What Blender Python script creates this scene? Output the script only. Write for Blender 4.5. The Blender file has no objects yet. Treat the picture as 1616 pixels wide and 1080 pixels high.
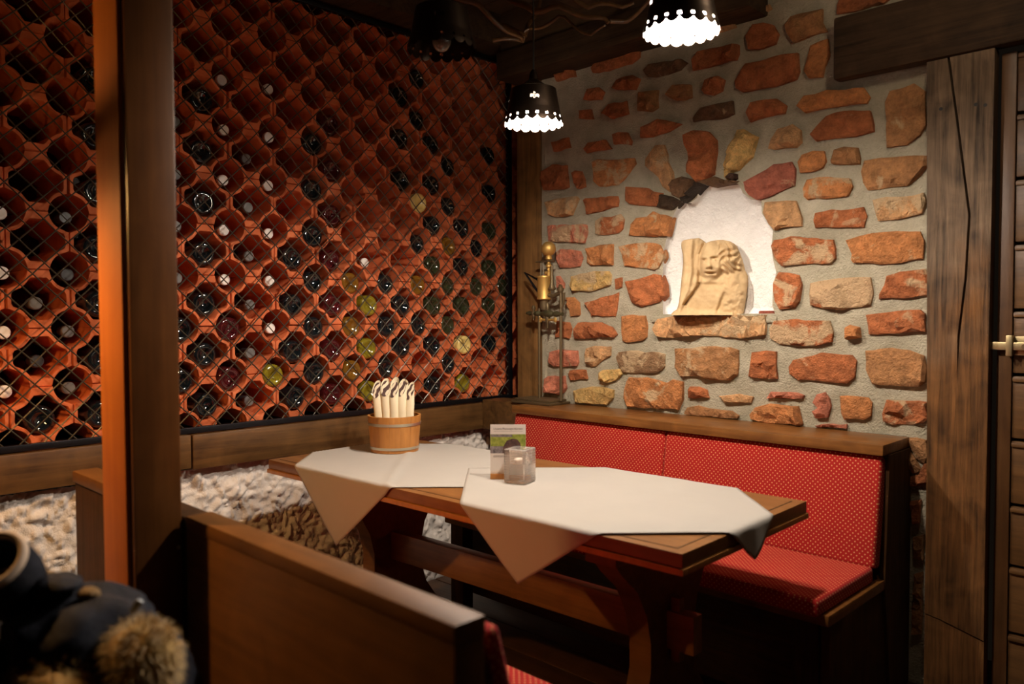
import bpy, bmesh, math, random
from mathutils import Vector, Matrix, noise
from mathutils.geometry import delaunay_2d_cdt
random.seed(7)
scn = bpy.context.scene
COL = scn.collection
PI = math.pi

# ------------------------------------------------------------------ camera
FPX = 1257.8
TH = math.atan2(42.89, FPX); YAW = .7773; ROLL = -.0037
F0 = Vector((-math.sin(YAW), math.cos(YAW), 0)); R0 = Vector((math.cos(YAW), math.sin(YAW), 0)); ZZ = Vector((0, 0, 1))
CF = F0*math.cos(TH) - ZZ*math.sin(TH); U0 = F0*math.sin(TH) + ZZ*math.cos(TH)
CR = R0*math.cos(ROLL) + U0*math.sin(ROLL); CU = U0*math.cos(ROLL) - R0*math.sin(ROLL)
CP = Vector((0, 0, 1.30))
cam_d = bpy.data.cameras.new('camera'); cam = bpy.data.objects.new('camera', cam_d); COL.objects.link(cam)
m = Matrix((CR, CU, -CF)).transposed().to_4x4(); m.translation = CP
cam.matrix_world = m
cam_d.sensor_width = 36; cam_d.lens = FPX/1616*36; cam_d.clip_start = .02
cam_d.dof.use_dof = True; cam_d.dof.focus_distance = 3.3; cam_d.dof.aperture_fstop = 2.4
scn.camera = cam

# ------------------------------------------------------------------ world, exposure
w = bpy.data.worlds.new('world'); scn.world = w; w.use_nodes = True
w.node_tree.nodes['Background'].inputs[0].default_value = (1, .72, .5, 1)
w.node_tree.nodes['Background'].inputs[1].default_value = .004
scn.view_settings.view_transform = 'Standard'; scn.view_settings.look = 'None'
scn.view_settings.gamma = 1; scn.view_settings.use_curve_mapping = False
scn.view_settings.exposure = 0.14
BULB = 1850.0                      # emission of the warm bulbs
BULB_COL = (1, .865, .73)

# ------------------------------------------------------------------ helpers
def px(u, v, ax, val):
    """measured point of the photograph on a real plane (axis = value)"""
    d = CF + CR*((u-808)/FPX) + CU*((540-v)/FPX)
    return CP + d*((val-CP[ax])/d[ax])

def wloc(o):
    p = Vector((0, 0, 0))
    while o is not None:
        p = p + o.location; o = o.parent
    return p

def tag(o, label=None, cat=None, group=None, kind=None):
    if label: o['label'] = label
    if cat: o['category'] = cat
    if group: o['group'] = group
    if kind: o['kind'] = kind
    return o

def thing(name, loc, label, cat, group=None):
    o = bpy.data.objects.new(name, None); COL.objects.link(o); o.location = loc; o.empty_display_size = .05
    return tag(o, label, cat, group)

class MB:
    def __init__(s): s.v = []; s.f = []; s.uv = None
    def add(s, vs, fs):
        b = len(s.v); s.v += [Vector(p) for p in vs]; s.f += [[i+b for i in f] for f in fs]; return s
    def box(s, a, b, bev=0.0, M=None, seg=2):
        a = Vector(a); b = Vector(b)
        bm = bmesh.new(); bmesh.ops.create_cube(bm, size=1)
        for q in bm.verts: q.co = Vector(((a.x+b.x)/2+q.co.x*(b.x-a.x), (a.y+b.y)/2+q.co.y*(b.y-a.y), (a.z+b.z)/2+q.co.z*(b.z-a.z)))
        if bev > 0: bmesh.ops.bevel(bm, geom=bm.edges[:], offset=bev, segments=seg, affect='EDGES', profile=.6)
        return s.bm(bm, M)
    def bm(s, bm, M=None):
        bm.verts.ensure_lookup_table(); bm.verts.index_update()
        vs = [q.co.copy() if M is None else M @ q.co for q in bm.verts]; fs = [[q.index for q in f.verts] for f in bm.faces]
        bm.free(); return s.add(vs, fs)
    def lathe(s, prof, c=(0, 0, 0), n=24, axis='Z', cap=True):
        c = Vector(c); vs = []; fs = []
        for (r, h) in prof:
            for i in range(n):
                t = 2*PI*i/n; a, b = r*math.cos(t), r*math.sin(t)
                vs.append(c + (Vector((a, b, h)) if axis == 'Z' else Vector((h, a, b)) if axis == 'X' else Vector((b, h, a))))
        for k in range(len(prof)-1):
            for i in range(n):
                j = (i+1) % n
                fs.append([k*n+i, k*n+j, (k+1)*n+j, (k+1)*n+i])
        if cap:
            fs.append(list(range(n))[::-1]); fs.append([(len(prof)-1)*n+i for i in range(n)])
        return s.add(vs, fs)
    def tube(s, pts, r, n=8, cap=True):
        pts = [Vector(p) for p in pts]; vs = []; fs = []
        rr = r if isinstance(r, (list, tuple)) else [r]*len(pts)
        up = None
        for k, p in enumerate(pts):
            d = (pts[min(k+1, len(pts)-1)] - pts[max(k-1, 0)]).normalized()
            if up is None:
                up = Vector((0, 0, 1)) if abs(d.z) < .9 else Vector((1, 0, 0))
            a = d.cross(up).normalized(); b = a.cross(d).normalized(); up = b
            for i in range(n):
                t = 2*PI*i/n
                vs.append(p + a*(rr[k]*math.cos(t)) + b*(rr[k]*math.sin(t)))
        for k in range(len(pts)-1):
            for i in range(n):
                j = (i+1) % n
                fs.append([k*n+i, k*n+j, (k+1)*n+j, (k+1)*n+i])
        if cap:
            fs.append(list(range(n))[::-1]); fs.append([(len(pts)-1)*n+i for i in range(n)])
        return s.add(vs, fs)
    def sphere(s, c, r, n=16, m=10, sc=(1, 1, 1)):
        c = Vector(c); vs = []; fs = []
        for k in range(1, m):
            p = PI*k/m
            for i in range(n):
                t = 2*PI*i/n
                vs.append(c + Vector((r*sc[0]*math.sin(p)*math.cos(t), r*sc[1]*math.sin(p)*math.sin(t), r*sc[2]*math.cos(p))))
        vs.append(c+Vector((0, 0, r*sc[2]))); vs.append(c-Vector((0, 0, r*sc[2])))
        for k in range(m-2):
            for i in range(n):
                j = (i+1) % n; fs.append([k*n+i, (k+1)*n+i, (k+1)*n+j, k*n+j])
        T = (m-1)*n
        for i in range(n):
            j = (i+1) % n; fs.append([T, i, j]); fs.append([T+1, (m-2)*n+j, (m-2)*n+i])
        return s.add(vs, fs)
    def prism(s, poly, a, b, axis=0):
        """polygon in the two other axes, extruded from a to b along axis"""
        n = len(poly); vs = []
        for val in (a, b):
            for (p, q) in poly:
                vs.append({0: (val, p, q), 1: (p, val, q), 2: (p, q, val)}[axis])
        fs = [list(range(n))[::-1], [n+i for i in range(n)]]
        for i in range(n):
            j = (i+1) % n; fs.append([i, j, n+j, n+i])
        return s.add(vs, fs)
    def mesh(s, name, mat=None, off=Vector((0, 0, 0)), smooth=30):
        me = bpy.data.meshes.new(name); me.from_pydata([p-off for p in s.v], [], s.f)
        bm = bmesh.new(); bm.from_mesh(me); bmesh.ops.recalc_face_normals(bm, faces=bm.faces[:])
        bm.to_mesh(me); bm.free()
        if mat: me.materials.append(mat)
        if smooth:
            for p in me.polygons: p.use_smooth = True
            me.set_sharp_from_angle(angle=math.radians(smooth))
        return me
    def build(s, name, mat=None, parent=None, smooth=30, origin=None):
        if parent is not None:
            off = wloc(parent); loc = Vector((0, 0, 0))
        else:
            if origin is None:
                xs = [p.x for p in s.v]; ys = [p.y for p in s.v]; zs = [p.z for p in s.v]
                origin = Vector(((min(xs)+max(xs))/2, (min(ys)+max(ys))/2, min(zs)))
            off = Vector(origin); loc = off
        me = s.mesh(name, mat, off, smooth)
        o = bpy.data.objects.new(name, me); COL.objects.link(o); o.parent = parent; o.location = loc
        return o

def box(name, a, b, mat, parent=None, bev=.004, M=None):
    return MB().box(a, b, bev, M).build(name, mat, parent)

def boxuv(o, scale=1.0):
    me = o.data; uv = me.uv_layers.new(name='UVMap')
    for p in me.polygons:
        n = p.normal; ax = max(range(3), key=lambda i: abs(n[i]))
        for li in p.loop_indices:
            c = me.vertices[me.loops[li].vertex_index].co
            uv.data[li].uv = (c.y, c.z) if ax == 0 else (c.x, c.z) if ax == 1 else (c.x, c.y)

# ------------------------------------------------------------------ materials
def newmat(name):
    mt = bpy.data.materials.new(name); mt.use_nodes = True
    nt = mt.node_tree; b = nt.nodes['Principled BSDF']
    return mt, nt, b
def nd(nt, t, **k):
    n = nt.nodes.new(t)
    for a, v in k.items():
        if a.startswith('i_'):
            key = a[2:]; n.inputs[int(key) if key.isdigit() else key].default_value = v
        else: setattr(n, a, v)
    return n
def ramp(nt, src, stops):
    r = nt.nodes.new('ShaderNodeValToRGB'); el = r.color_ramp.elements
    while len(el) > 1: el.remove(el[-1])
    el[0].position = stops[0][0]; el[0].color = (*stops[0][1], 1)
    for p, c in stops[1:]:
        e = el.new(p); e.color = (*c, 1)
    nt.links.new(src, r.inputs[0]); return r
def plain(name, col, rough=.5, metal=0.0, spec=.5, **k):
    mt, nt, b = newmat(name)
    b.inputs['Base Color'].default_value = (*col, 1); b.inputs['Roughness'].default_value = rough
    b.inputs['Metallic'].default_value = metal; b.inputs['Specular IOR Level'].default_value = spec
    for a, v in k.items(): b.inputs[a.replace('_', ' ')].default_value = v
    return mt
def bump(nt, b, src, strength=.3, dist=.01):
    bp = nd(nt, 'ShaderNodeBump', i_Strength=strength, i_Distance=dist)
    nt.links.new(src, bp.inputs['Height']); nt.links.new(bp.outputs[0], b.inputs['Normal']); return bp
def wood(name, dark, light, axis=2, rough=.45, fine=60, bumpd=.002, stretch=16, spec=.4, knots=True):
    mt, nt, b = newmat(name)
    tc = nd(nt, 'ShaderNodeTexCoord'); oi = nd(nt, 'ShaderNodeObjectInfo')
    ad = nd(nt, 'ShaderNodeVectorMath', operation='ADD'); mp = nd(nt, 'ShaderNodeMapping')
    sc = [1, 1, 1]; sc[axis] = 1/stretch; mp.inputs['Scale'].default_value = sc
    mu = nd(nt, 'ShaderNodeMath', operation='MULTIPLY', i_1=9.0)
    nt.links.new(oi.outputs['Random'], mu.inputs[0])
    nt.links.new(tc.outputs['Object'], ad.inputs[0]); nt.links.new(mu.outputs[0], ad.inputs[1])
    nt.links.new(ad.outputs[0], mp.inputs[0])
    n1 = nd(nt, 'ShaderNodeTexNoise', i_Scale=fine, i_Detail=6.0, i_Roughness=.62, i_Distortion=.4)
    n2 = nd(nt, 'ShaderNodeTexNoise', i_Scale=7.0, i_Detail=3.0, i_Distortion=1.2)
    nt.links.new(mp.outputs[0], n1.inputs['Vector']); nt.links.new(ad.outputs[0], n2.inputs['Vector'])
    mx = nd(nt, 'ShaderNodeMix', i_0=.38); nt.links.new(n1.outputs['Fac'], mx.inputs[2]); nt.links.new(n2.outputs['Fac'], mx.inputs[3])
    r = ramp(nt, mx.outputs[0], [(.32, dark), (.5, tuple((x+y)/2 for x, y in zip(dark, light))), (.68, light)])
    nt.links.new(r.outputs[0], b.inputs['Base Color'])
    b.inputs['Roughness'].default_value = rough; b.inputs['Specular IOR Level'].default_value = spec
    bump(nt, b, n1.outputs['Fac'], .6, bumpd)
    return mt

M = {}
M['wood_dark'] = wood('dark_stained_wood', (.030, .013, .004), (.105, .046, .014), 0, .38)
M['wood_dark_z'] = wood('dark_stained_wood_upright', (.026, .011, .003), (.085, .036, .010), 2, .65, spec=.2)
M['wood_dark_y'] = wood('dark_stained_wood_wallwise', (.030, .013, .004), (.105, .046, .014), 1, .42)
M['ledge'] = wood('ledge_wood', (.045, .020, .006), (.16, .078, .024), 1, .42, fine=40)
M['rail'] = wood('rail_wood', (.10, .036, .009), (.28, .115, .028), 0, .34, fine=45)
M['table'] = wood('table_wood', (.16, .065, .018), (.30, .13, .038), 0, .36, fine=55, bumpd=.0006)
M['bench'] = wood('bench_wood', (.10, .040, .008), (.19, .078, .018), 0, .5, fine=40, bumpd=.0006, spec=.25)
M['post'] = wood('booth_post_wood', (.10, .035, .008), (.20, .075, .018), 2, .36, fine=45, bumpd=.0005)
M['post_orange'] = wood('lit_orange_wood', (.46, .12, .012), (.60, .19, .025), 2, .6, fine=30, bumpd=.0003)  # orange wood, with the lamp light on this face put into its colour
M['timber'] = wood('old_timber', (.018, .011, .007), (.25, .165, .10), 2, .65, fine=75, bumpd=.012, stretch=22, spec=.25)
nt = M['timber'].node_tree; b = nt.nodes['Principled BSDF']; src = b.inputs['Base Color'].links[0].from_socket
# the lower half of the old post is stained brown, the upper half is bare grey
tc = nd(nt, 'ShaderNodeTexCoord'); ge = nd(nt, 'ShaderNodeNewGeometry'); sx = nd(nt, 'ShaderNodeSeparateXYZ'); nt.links.new(ge.outputs['Position'], sx.inputs[0])
nz = nd(nt, 'ShaderNodeTexNoise', i_Scale=5.0, i_Detail=4.0); nt.links.new(tc.outputs['Object'], nz.inputs['Vector'])
mm = nd(nt, 'ShaderNodeMath', operation='MULTIPLY_ADD', i_1=1.1); nt.links.new(nz.outputs['Fac'], mm.inputs[0]); nt.links.new(sx.outputs['Z'], mm.inputs[2])
mr = nd(nt, 'ShaderNodeMapRange', i_1=1.65, i_2=2.05, i_3=1.0, i_4=0.0); nt.links.new(mm.outputs[0], mr.inputs[0])
mx = nd(nt, 'ShaderNodeMix', data_type='RGBA', blend_type='MULTIPLY'); nt.links.new(mr.outputs[0], mx.inputs[0]); nt.links.new(src, mx.inputs[6]); mx.inputs[7].default_value = (.95, .62, .30, 1)
nt.links.new(mx.outputs[2], b.inputs['Base Color'])
M['timber_x'] = wood('old_timber_lintel', (.016, .009, .005), (.075, .042, .02), 0, .7, fine=55, bumpd=.008, stretch=20, spec=.2)
M['corner'] = wood('corner_timber', (.07, .035, .011), (.30, .15, .048), 2, .5, fine=35, bumpd=.004)
M['door'] = wood('door_wood', (.055, .025, .008), (.15, .07, .022), 0, .45, fine=45)
M['door_z'] = wood('door_frame_wood', (.065, .027, .009), (.16, .072, .024), 2, .45, fine=45)
M['floor'] = wood('floor_wood', (.035, .014, .006), (.10, .042, .016), 0, .5, fine=40)
M['ceil'] = wood('ceiling_wood', (.03, .016, .008), (.10, .055, .024), 0, .6, fine=35, bumpd=.003)
M['tub'] = wood('tub_wood', (.36, .145, .035), (.56, .25, .065), 2, .4, fine=35, bumpd=.0005)
M['iron'] = plain('black_iron', (.02, .02, .024), .38, .8)
M['wire'] = plain('wire', (.085, .075, .055), .4, .5)
M['steel'] = plain('hoop_steel', (.62, .58, .46), .35, .9)
M['brass'] = plain('old_brass', (.62, .38, .11), .5, .75)
M['bronze'] = plain('dark_bronze', (.16, .115, .06), .5, .7)
M['verdigris'] = plain('tarnished_bronze', (.13, .12, .06), .45, .8)
M['latch'] = plain('latch_brass', (.50, .40, .22), .38, .9)
M['copper'] = plain('lamp_metal_dark', (.035, .022, .014), .42, .85)
M['shade_in'] = plain('lamp_enamel_white', (.60, .55, .47), .5)
M['cord'] = plain('black_cord', (.012, .011, .01), .6)
def emit(name, col, s):
    mt, nt, b = newmat(name)
    b.inputs['Base Color'].default_value = (*col, 1); b.inputs['Emission Color'].default_value = (*col, 1); b.inputs['Emission Strength'].default_value = s
    return mt
M['bulb'] = emit('lit_bulb', BULB_COL, BULB)
M['bulb_left'] = emit('lit_bulb_left_booth', (1, .52, .17), BULB*.66)
M['bulb_far'] = emit('lit_globe', (1, .80, .56), BULB*.021)
M['bulb_off'] = plain('unlit_bulb', (.8, .75, .65), .08, 0, .8, Transmission_Weight=.85)

# terracotta
mt, nt, b = newmat('terracotta'); M['tile'] = mt
oi = nd(nt, 'ShaderNodeObjectInfo'); tc = nd(nt, 'ShaderNodeTexCoord')
ad = nd(nt, 'ShaderNodeVectorMath', operation='ADD'); nt.links.new(tc.outputs['Object'], ad.inputs[0]); nt.links.new(oi.outputs['Location'], ad.inputs[1])
n1 = nd(nt, 'ShaderNodeTexNoise', i_Scale=9.0, i_Detail=5.0); nt.links.new(ad.outputs[0], n1.inputs['Vector'])
n2 = nd(nt, 'ShaderNodeTexNoise', i_Scale=90.0, i_Detail=3.0); nt.links.new(ad.outputs[0], n2.inputs['Vector'])
r = ramp(nt, n1.outputs['Fac'], [(.3, (.44, .098, .034)), (.55, (.62, .155, .056)), (.75, (.70, .21, .092))])
hs = nd(nt, 'ShaderNodeHueSaturation'); nt.links.new(r.outputs[0], hs.inputs['Color'])
mr = nd(nt, 'ShaderNodeMapRange', i_3=.85, i_4=1.12); nt.links.new(oi.outputs['Random'], mr.inputs[0]); nt.links.new(mr.outputs[0], hs.inputs['Value'])
nt.links.new(hs.outputs[0], b.inputs['Base Color']); b.inputs['Roughness'].default_value = .8; b.inputs['Specular IOR Level'].default_value = .2
bump(nt, b, n2.outputs['Fac'], .35, .002)

# sandstone: base colour from the object, pale and dark mineral patches from noise (object alpha = how pale)
mt, nt, b = newmat('sandstone'); M['stone'] = mt
oi = nd(nt, 'ShaderNodeObjectInfo'); tc = nd(nt, 'ShaderNodeTexCoord')
mu = nd(nt, 'ShaderNodeMath', operation='MULTIPLY', i_1=31.0); nt.links.new(oi.outputs['Random'], mu.inputs[0])
ad = nd(nt, 'ShaderNodeVectorMath', operation='ADD'); nt.links.new(tc.outputs['Object'], ad.inputs[0]); nt.links.new(mu.outputs[0], ad.inputs[1])
na = nd(nt, 'ShaderNodeTexNoise', i_Scale=11.0, i_Detail=5.0, i_Roughness=.6, i_Distortion=.5); nt.links.new(ad.outputs[0], na.inputs['Vector'])
nb = nd(nt, 'ShaderNodeTexNoise', i_Scale=26.0, i_Detail=6.0, i_Roughness=.7); nt.links.new(ad.outputs[0], nb.inputs['Vector'])
nc = nd(nt, 'ShaderNodeTexNoise', i_Scale=120.0, i_Detail=4.0, i_Roughness=.7); nt.links.new(ad.outputs[0], nc.inputs['Vector'])
vm = nd(nt, 'ShaderNodeMapRange', i_1=.3, i_2=.7, i_3=.55, i_4=1.35); nt.links.new(nb.outputs['Fac'], vm.inputs[0])
mv = nd(nt, 'ShaderNodeVectorMath', operation='SCALE'); nt.links.new(oi.outputs['Color'], mv.inputs[0]); nt.links.new(vm.outputs[0], mv.inputs['Scale'])
sub = nd(nt, 'ShaderNodeMath', operation='ADD'); nt.links.new(na.outputs['Fac'], sub.inputs[0]); nt.links.new(oi.outputs['Alpha'], sub.inputs[1])
pm = nd(nt, 'ShaderNodeMapRange', i_1=1.06, i_2=1.14, i_3=0.0, i_4=.85); nt.links.new(sub.outputs[0], pm.inputs[0])
mx = nd(nt, 'ShaderNodeMix', data_type='RGBA'); nt.links.new(pm.outputs[0], mx.inputs[0]); nt.links.new(mv.outputs[0], mx.inputs[6]); mx.inputs[7].default_value = (.66, .47, .27, 1)
nt.links.new(mx.outputs[2], b.inputs['Base Color']); b.inputs['Roughness'].default_value = .72; b.inputs['Specular IOR Level'].default_value = .3
ma = nd(nt, 'ShaderNodeMath', operation='MULTIPLY_ADD', i_1=.4); nt.links.new(nc.outputs['Fac'], ma.inputs[0]); nt.links.new(nb.outputs['Fac'], ma.inputs[2])
bump(nt, b, ma.outputs[0], 1.0, .030)

def rough_mat(name, c1, c2, scale, strength, dist, rough=.9, fine=140):
    mt, nt, b = newmat(name); tc = nd(nt, 'ShaderNodeTexCoord')
    n1 = nd(nt, 'ShaderNodeTexNoise', i_Scale=scale, i_Detail=6.0, i_Roughness=.65); nt.links.new(tc.outputs['Object'], n1.inputs['Vector'])
    n2 = nd(nt, 'ShaderNodeTexNoise', i_Scale=fine, i_Detail=4.0, i_Roughness=.7); nt.links.new(tc.outputs['Object'], n2.inputs['Vector'])
    r = ramp(nt, n1.outputs['Fac'], [(.35, c1), (.65, c2)]); nt.links.new(r.outputs[0], b.inputs['Base Color'])
    b.inputs['Roughness'].default_value = rough; b.inputs['Specular IOR Level'].default_value = .2
    ma = nd(nt, 'ShaderNodeMath', operation='MULTIPLY_ADD', i_1=.6); nt.links.new(n2.outputs['Fac'], ma.inputs[0]); nt.links.new(n1.outputs['Fac'], ma.inputs[2])
    bump(nt, b, ma.outputs[0], strength, dist); return mt
M['mortar'] = rough_mat('mortar', (.43, .385, .275), (.61, .55, .41), 9, 1.0, .022)
M['plaster'] = rough_mat('white_plaster', (.80, .78, .75), (.88, .86, .83), 14, .9, .020, fine=60)
M['stucco'] = rough_mat('white_stucco', (.70, .63, .56), (.80, .74, .68), 24, .6, .012, fine=90)
M['statue'] = rough_mat('carved_sandstone', (.46, .315, .165), (.58, .42, .235), 12, .3, .003, .85, 170)
M['cloth'] = rough_mat('white_linen', (.415, .385, .35), (.44, .41, .37), 3, .05, .002, .85, 400)
M['paper'] = plain('cream_paper', (.84, .74, .52), .8)
M['card'] = plain('card_white', (.72, .68, .64), .6)
M['ink'] = plain('grey_ink', (.22, .2, .2), .7)
M['green'] = rough_mat('print_meadow', (.16, .22, .03), (.42, .45, .10), 60, 0, 0, .6)
M['wagon'] = rough_mat('print_wagon', (.05, .03, .03), (.14, .08, .07), 80, 0, 0, .6)
M['road'] = rough_mat('print_road', (.10, .09, .10), (.34, .30, .32), 70, 0, 0, .6)
M['glassblock'] = plain('frosted_glass', (.98, .93, .88), .10, 0, .6, Transmission_Weight=.82, IOR=1.45)
M['wax'] = plain('tealight_wax', (.85, .78, .7), .5)
M['jacket'] = rough_mat('navy_wool', (.006, .007, .012), (.016, .018, .028), 40, .5, .004, .9, 200)
M['lining'] = plain('pale_lining', (.62, .48, .36), .8)
M['fur'] = plain('fur', (.42, .27, .085), .6)
M['khaki'] = plain('khaki_cloth', (.16, .09, .025), .85)
M['toggle'] = plain('toggle_grey', (.12, .14, .17), .4)
M['wick'] = plain('dark_pattern', (.10, .06, .045), .8)

# napkin with a dark flourish print
mt, nt, b = newmat('patterned_napkin'); M['napkin'] = mt
tc = nd(nt, 'ShaderNodeTexCoord'); wv = nd(nt, 'ShaderNodeTexWave', i_Scale=16.0, i_Distortion=9.0, i_Detail=2.0); nt.links.new(tc.outputs['Object'], wv.inputs['Vector'])
r = ramp(nt, wv.outputs['Fac'], [(.50, (.07, .035, .03)), (.60, (.78, .68, .5))]); nt.links.new(r.outputs[0], b.inputs['Base Color']); b.inputs['Roughness'].default_value = .8

# red fabric with small pale dots
def fabric(name, col, dot, pitch=.0175, rad=.135):
    mt, nt, b = newmat(name)
    uv = nd(nt, 'ShaderNodeUVMap'); sc = nd(nt, 'ShaderNodeVectorMath', operation='SCALE'); sc.inputs['Scale'].default_value = 1/pitch
    nt.links.new(uv.outputs[0], sc.inputs[0]); outs = []
    for k in (0.0, .5):
        a = nd(nt, 'ShaderNodeVectorMath', operation='ADD'); a.inputs[1].default_value = (k+100, k+100, 0); nt.links.new(sc.outputs[0], a.inputs[0])
        fr = nd(nt, 'ShaderNodeVectorMath', operation='FRACTION'); nt.links.new(a.outputs[0], fr.inputs[0])
        s2 = nd(nt, 'ShaderNodeVectorMath', operation='SUBTRACT'); s2.inputs[1].default_value = (.5, .5, 0); nt.links.new(fr.outputs[0], s2.inputs[0])
        ln = nd(nt, 'ShaderNodeVectorMath', operation='LENGTH'); nt.links.new(s2.outputs[0], ln.inputs[0])
        lt = nd(nt, 'ShaderNodeMath', operation='LESS_THAN', i_1=rad); nt.links.new(ln.outputs['Value'], lt.inputs[0]); outs.append(lt)
    mxm = nd(nt, 'ShaderNodeMath', operation='MAXIMUM'); nt.links.new(outs[0].outputs[0], mxm.inputs[0]); nt.links.new(outs[1].outputs[0], mxm.inputs[1])
    mx = nd(nt, 'ShaderNodeMix', data_type='RGBA'); nt.links.new(mxm.outputs[0], mx.inputs[0]); mx.inputs[6].default_value = (*col, 1); mx.inputs[7].default_value = (*dot, 1)
    nt.links.new(mx.outputs[2], b.inputs['Base Color']); b.inputs['Roughness'].default_value = .85
    b.inputs['Sheen Weight'].default_value = .12; b.inputs['Sheen Tint'].default_value = (1, .5, .5, 1); b.inputs['Specular IOR Level'].default_value = .2
    tc = nd(nt, 'ShaderNodeTexCoord'); n = nd(nt, 'ShaderNodeTexNoise', i_Scale=400.0); nt.links.new(tc.outputs['Object'], n.inputs['Vector'])
    bump(nt, b, n.outputs['Fac'], .2, .001); return mt
M['red'] = fabric('red_dotted_fabric', (.36, .013, .010), (.66, .31, .13))

def bottle_mat(name, col, rough=.07, tr=0.0, coat=.3):
    return plain(name, col, rough, 0, .7, Coat_Weight=coat, Transmission_Weight=tr)
BM = {'b': bottle_mat('black_bottle_glass', (.006, .009, .011)), 'n': bottle_mat('dark_green_bottle_glass', (.030, .034, .014)),
      'r': bottle_mat('dark_red_bottle_glass', (.055, .006, .008)), 'a': bottle_mat('amber_bottle_glass', (.17, .075, .008)),
      'o': bottle_mat('olive_bottle_glass', (.20, .16, .012)), 'y': bottle_mat('pale_yellow_bottle_glass', (.80, .60, .20), .2)}
M['cap_w'] = plain('white_capsule', (.82, .78, .72), .45); M['cap_g'] = plain('grey_capsule', (.12, .115, .11), .45)
M['cap_k'] = plain('black_capsule', (.03, .03, .032), .4); M['gold'] = plain('gold_label', (.55, .38, .08), .3, .7)
M['cap_o'] = plain('brown_neck_glass', (.20, .07, .02), .25)

# ------------------------------------------------------------------ setting: floor, ceiling
WY = 2.96                       # face of the mortar
def struct(o): o['kind'] = 'structure'; return o
fl = struct(box('floor', (-3.5, -1.6, -.06), (1.3, 3.4, -.02), M['wood_dark'], bev=0))
y = -1.5
while y < 3.1:
    for (xa, xb) in ((-3.0, -1.2), (-1.197, .9)):
        sh = random.uniform(-.3, .3) if False else 0
        box('floor_plank', (xa, y+.002, -.021), (xb, y+.158, random.uniform(-.001, .001)), M['floor'], fl, .003)
    y += .16
ce = struct(box('ceiling', (-3.5, -1.6, 2.84), (1.3, 3.4, 2.9), M['ceil'], bev=0))
y = -1.5
while y < 2.9:
    box('ceiling_board', (-3.45, y+.003, 2.80), (1.2, y+.197, 2.841), M['ceil'], ce, .004); y += .2

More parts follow.
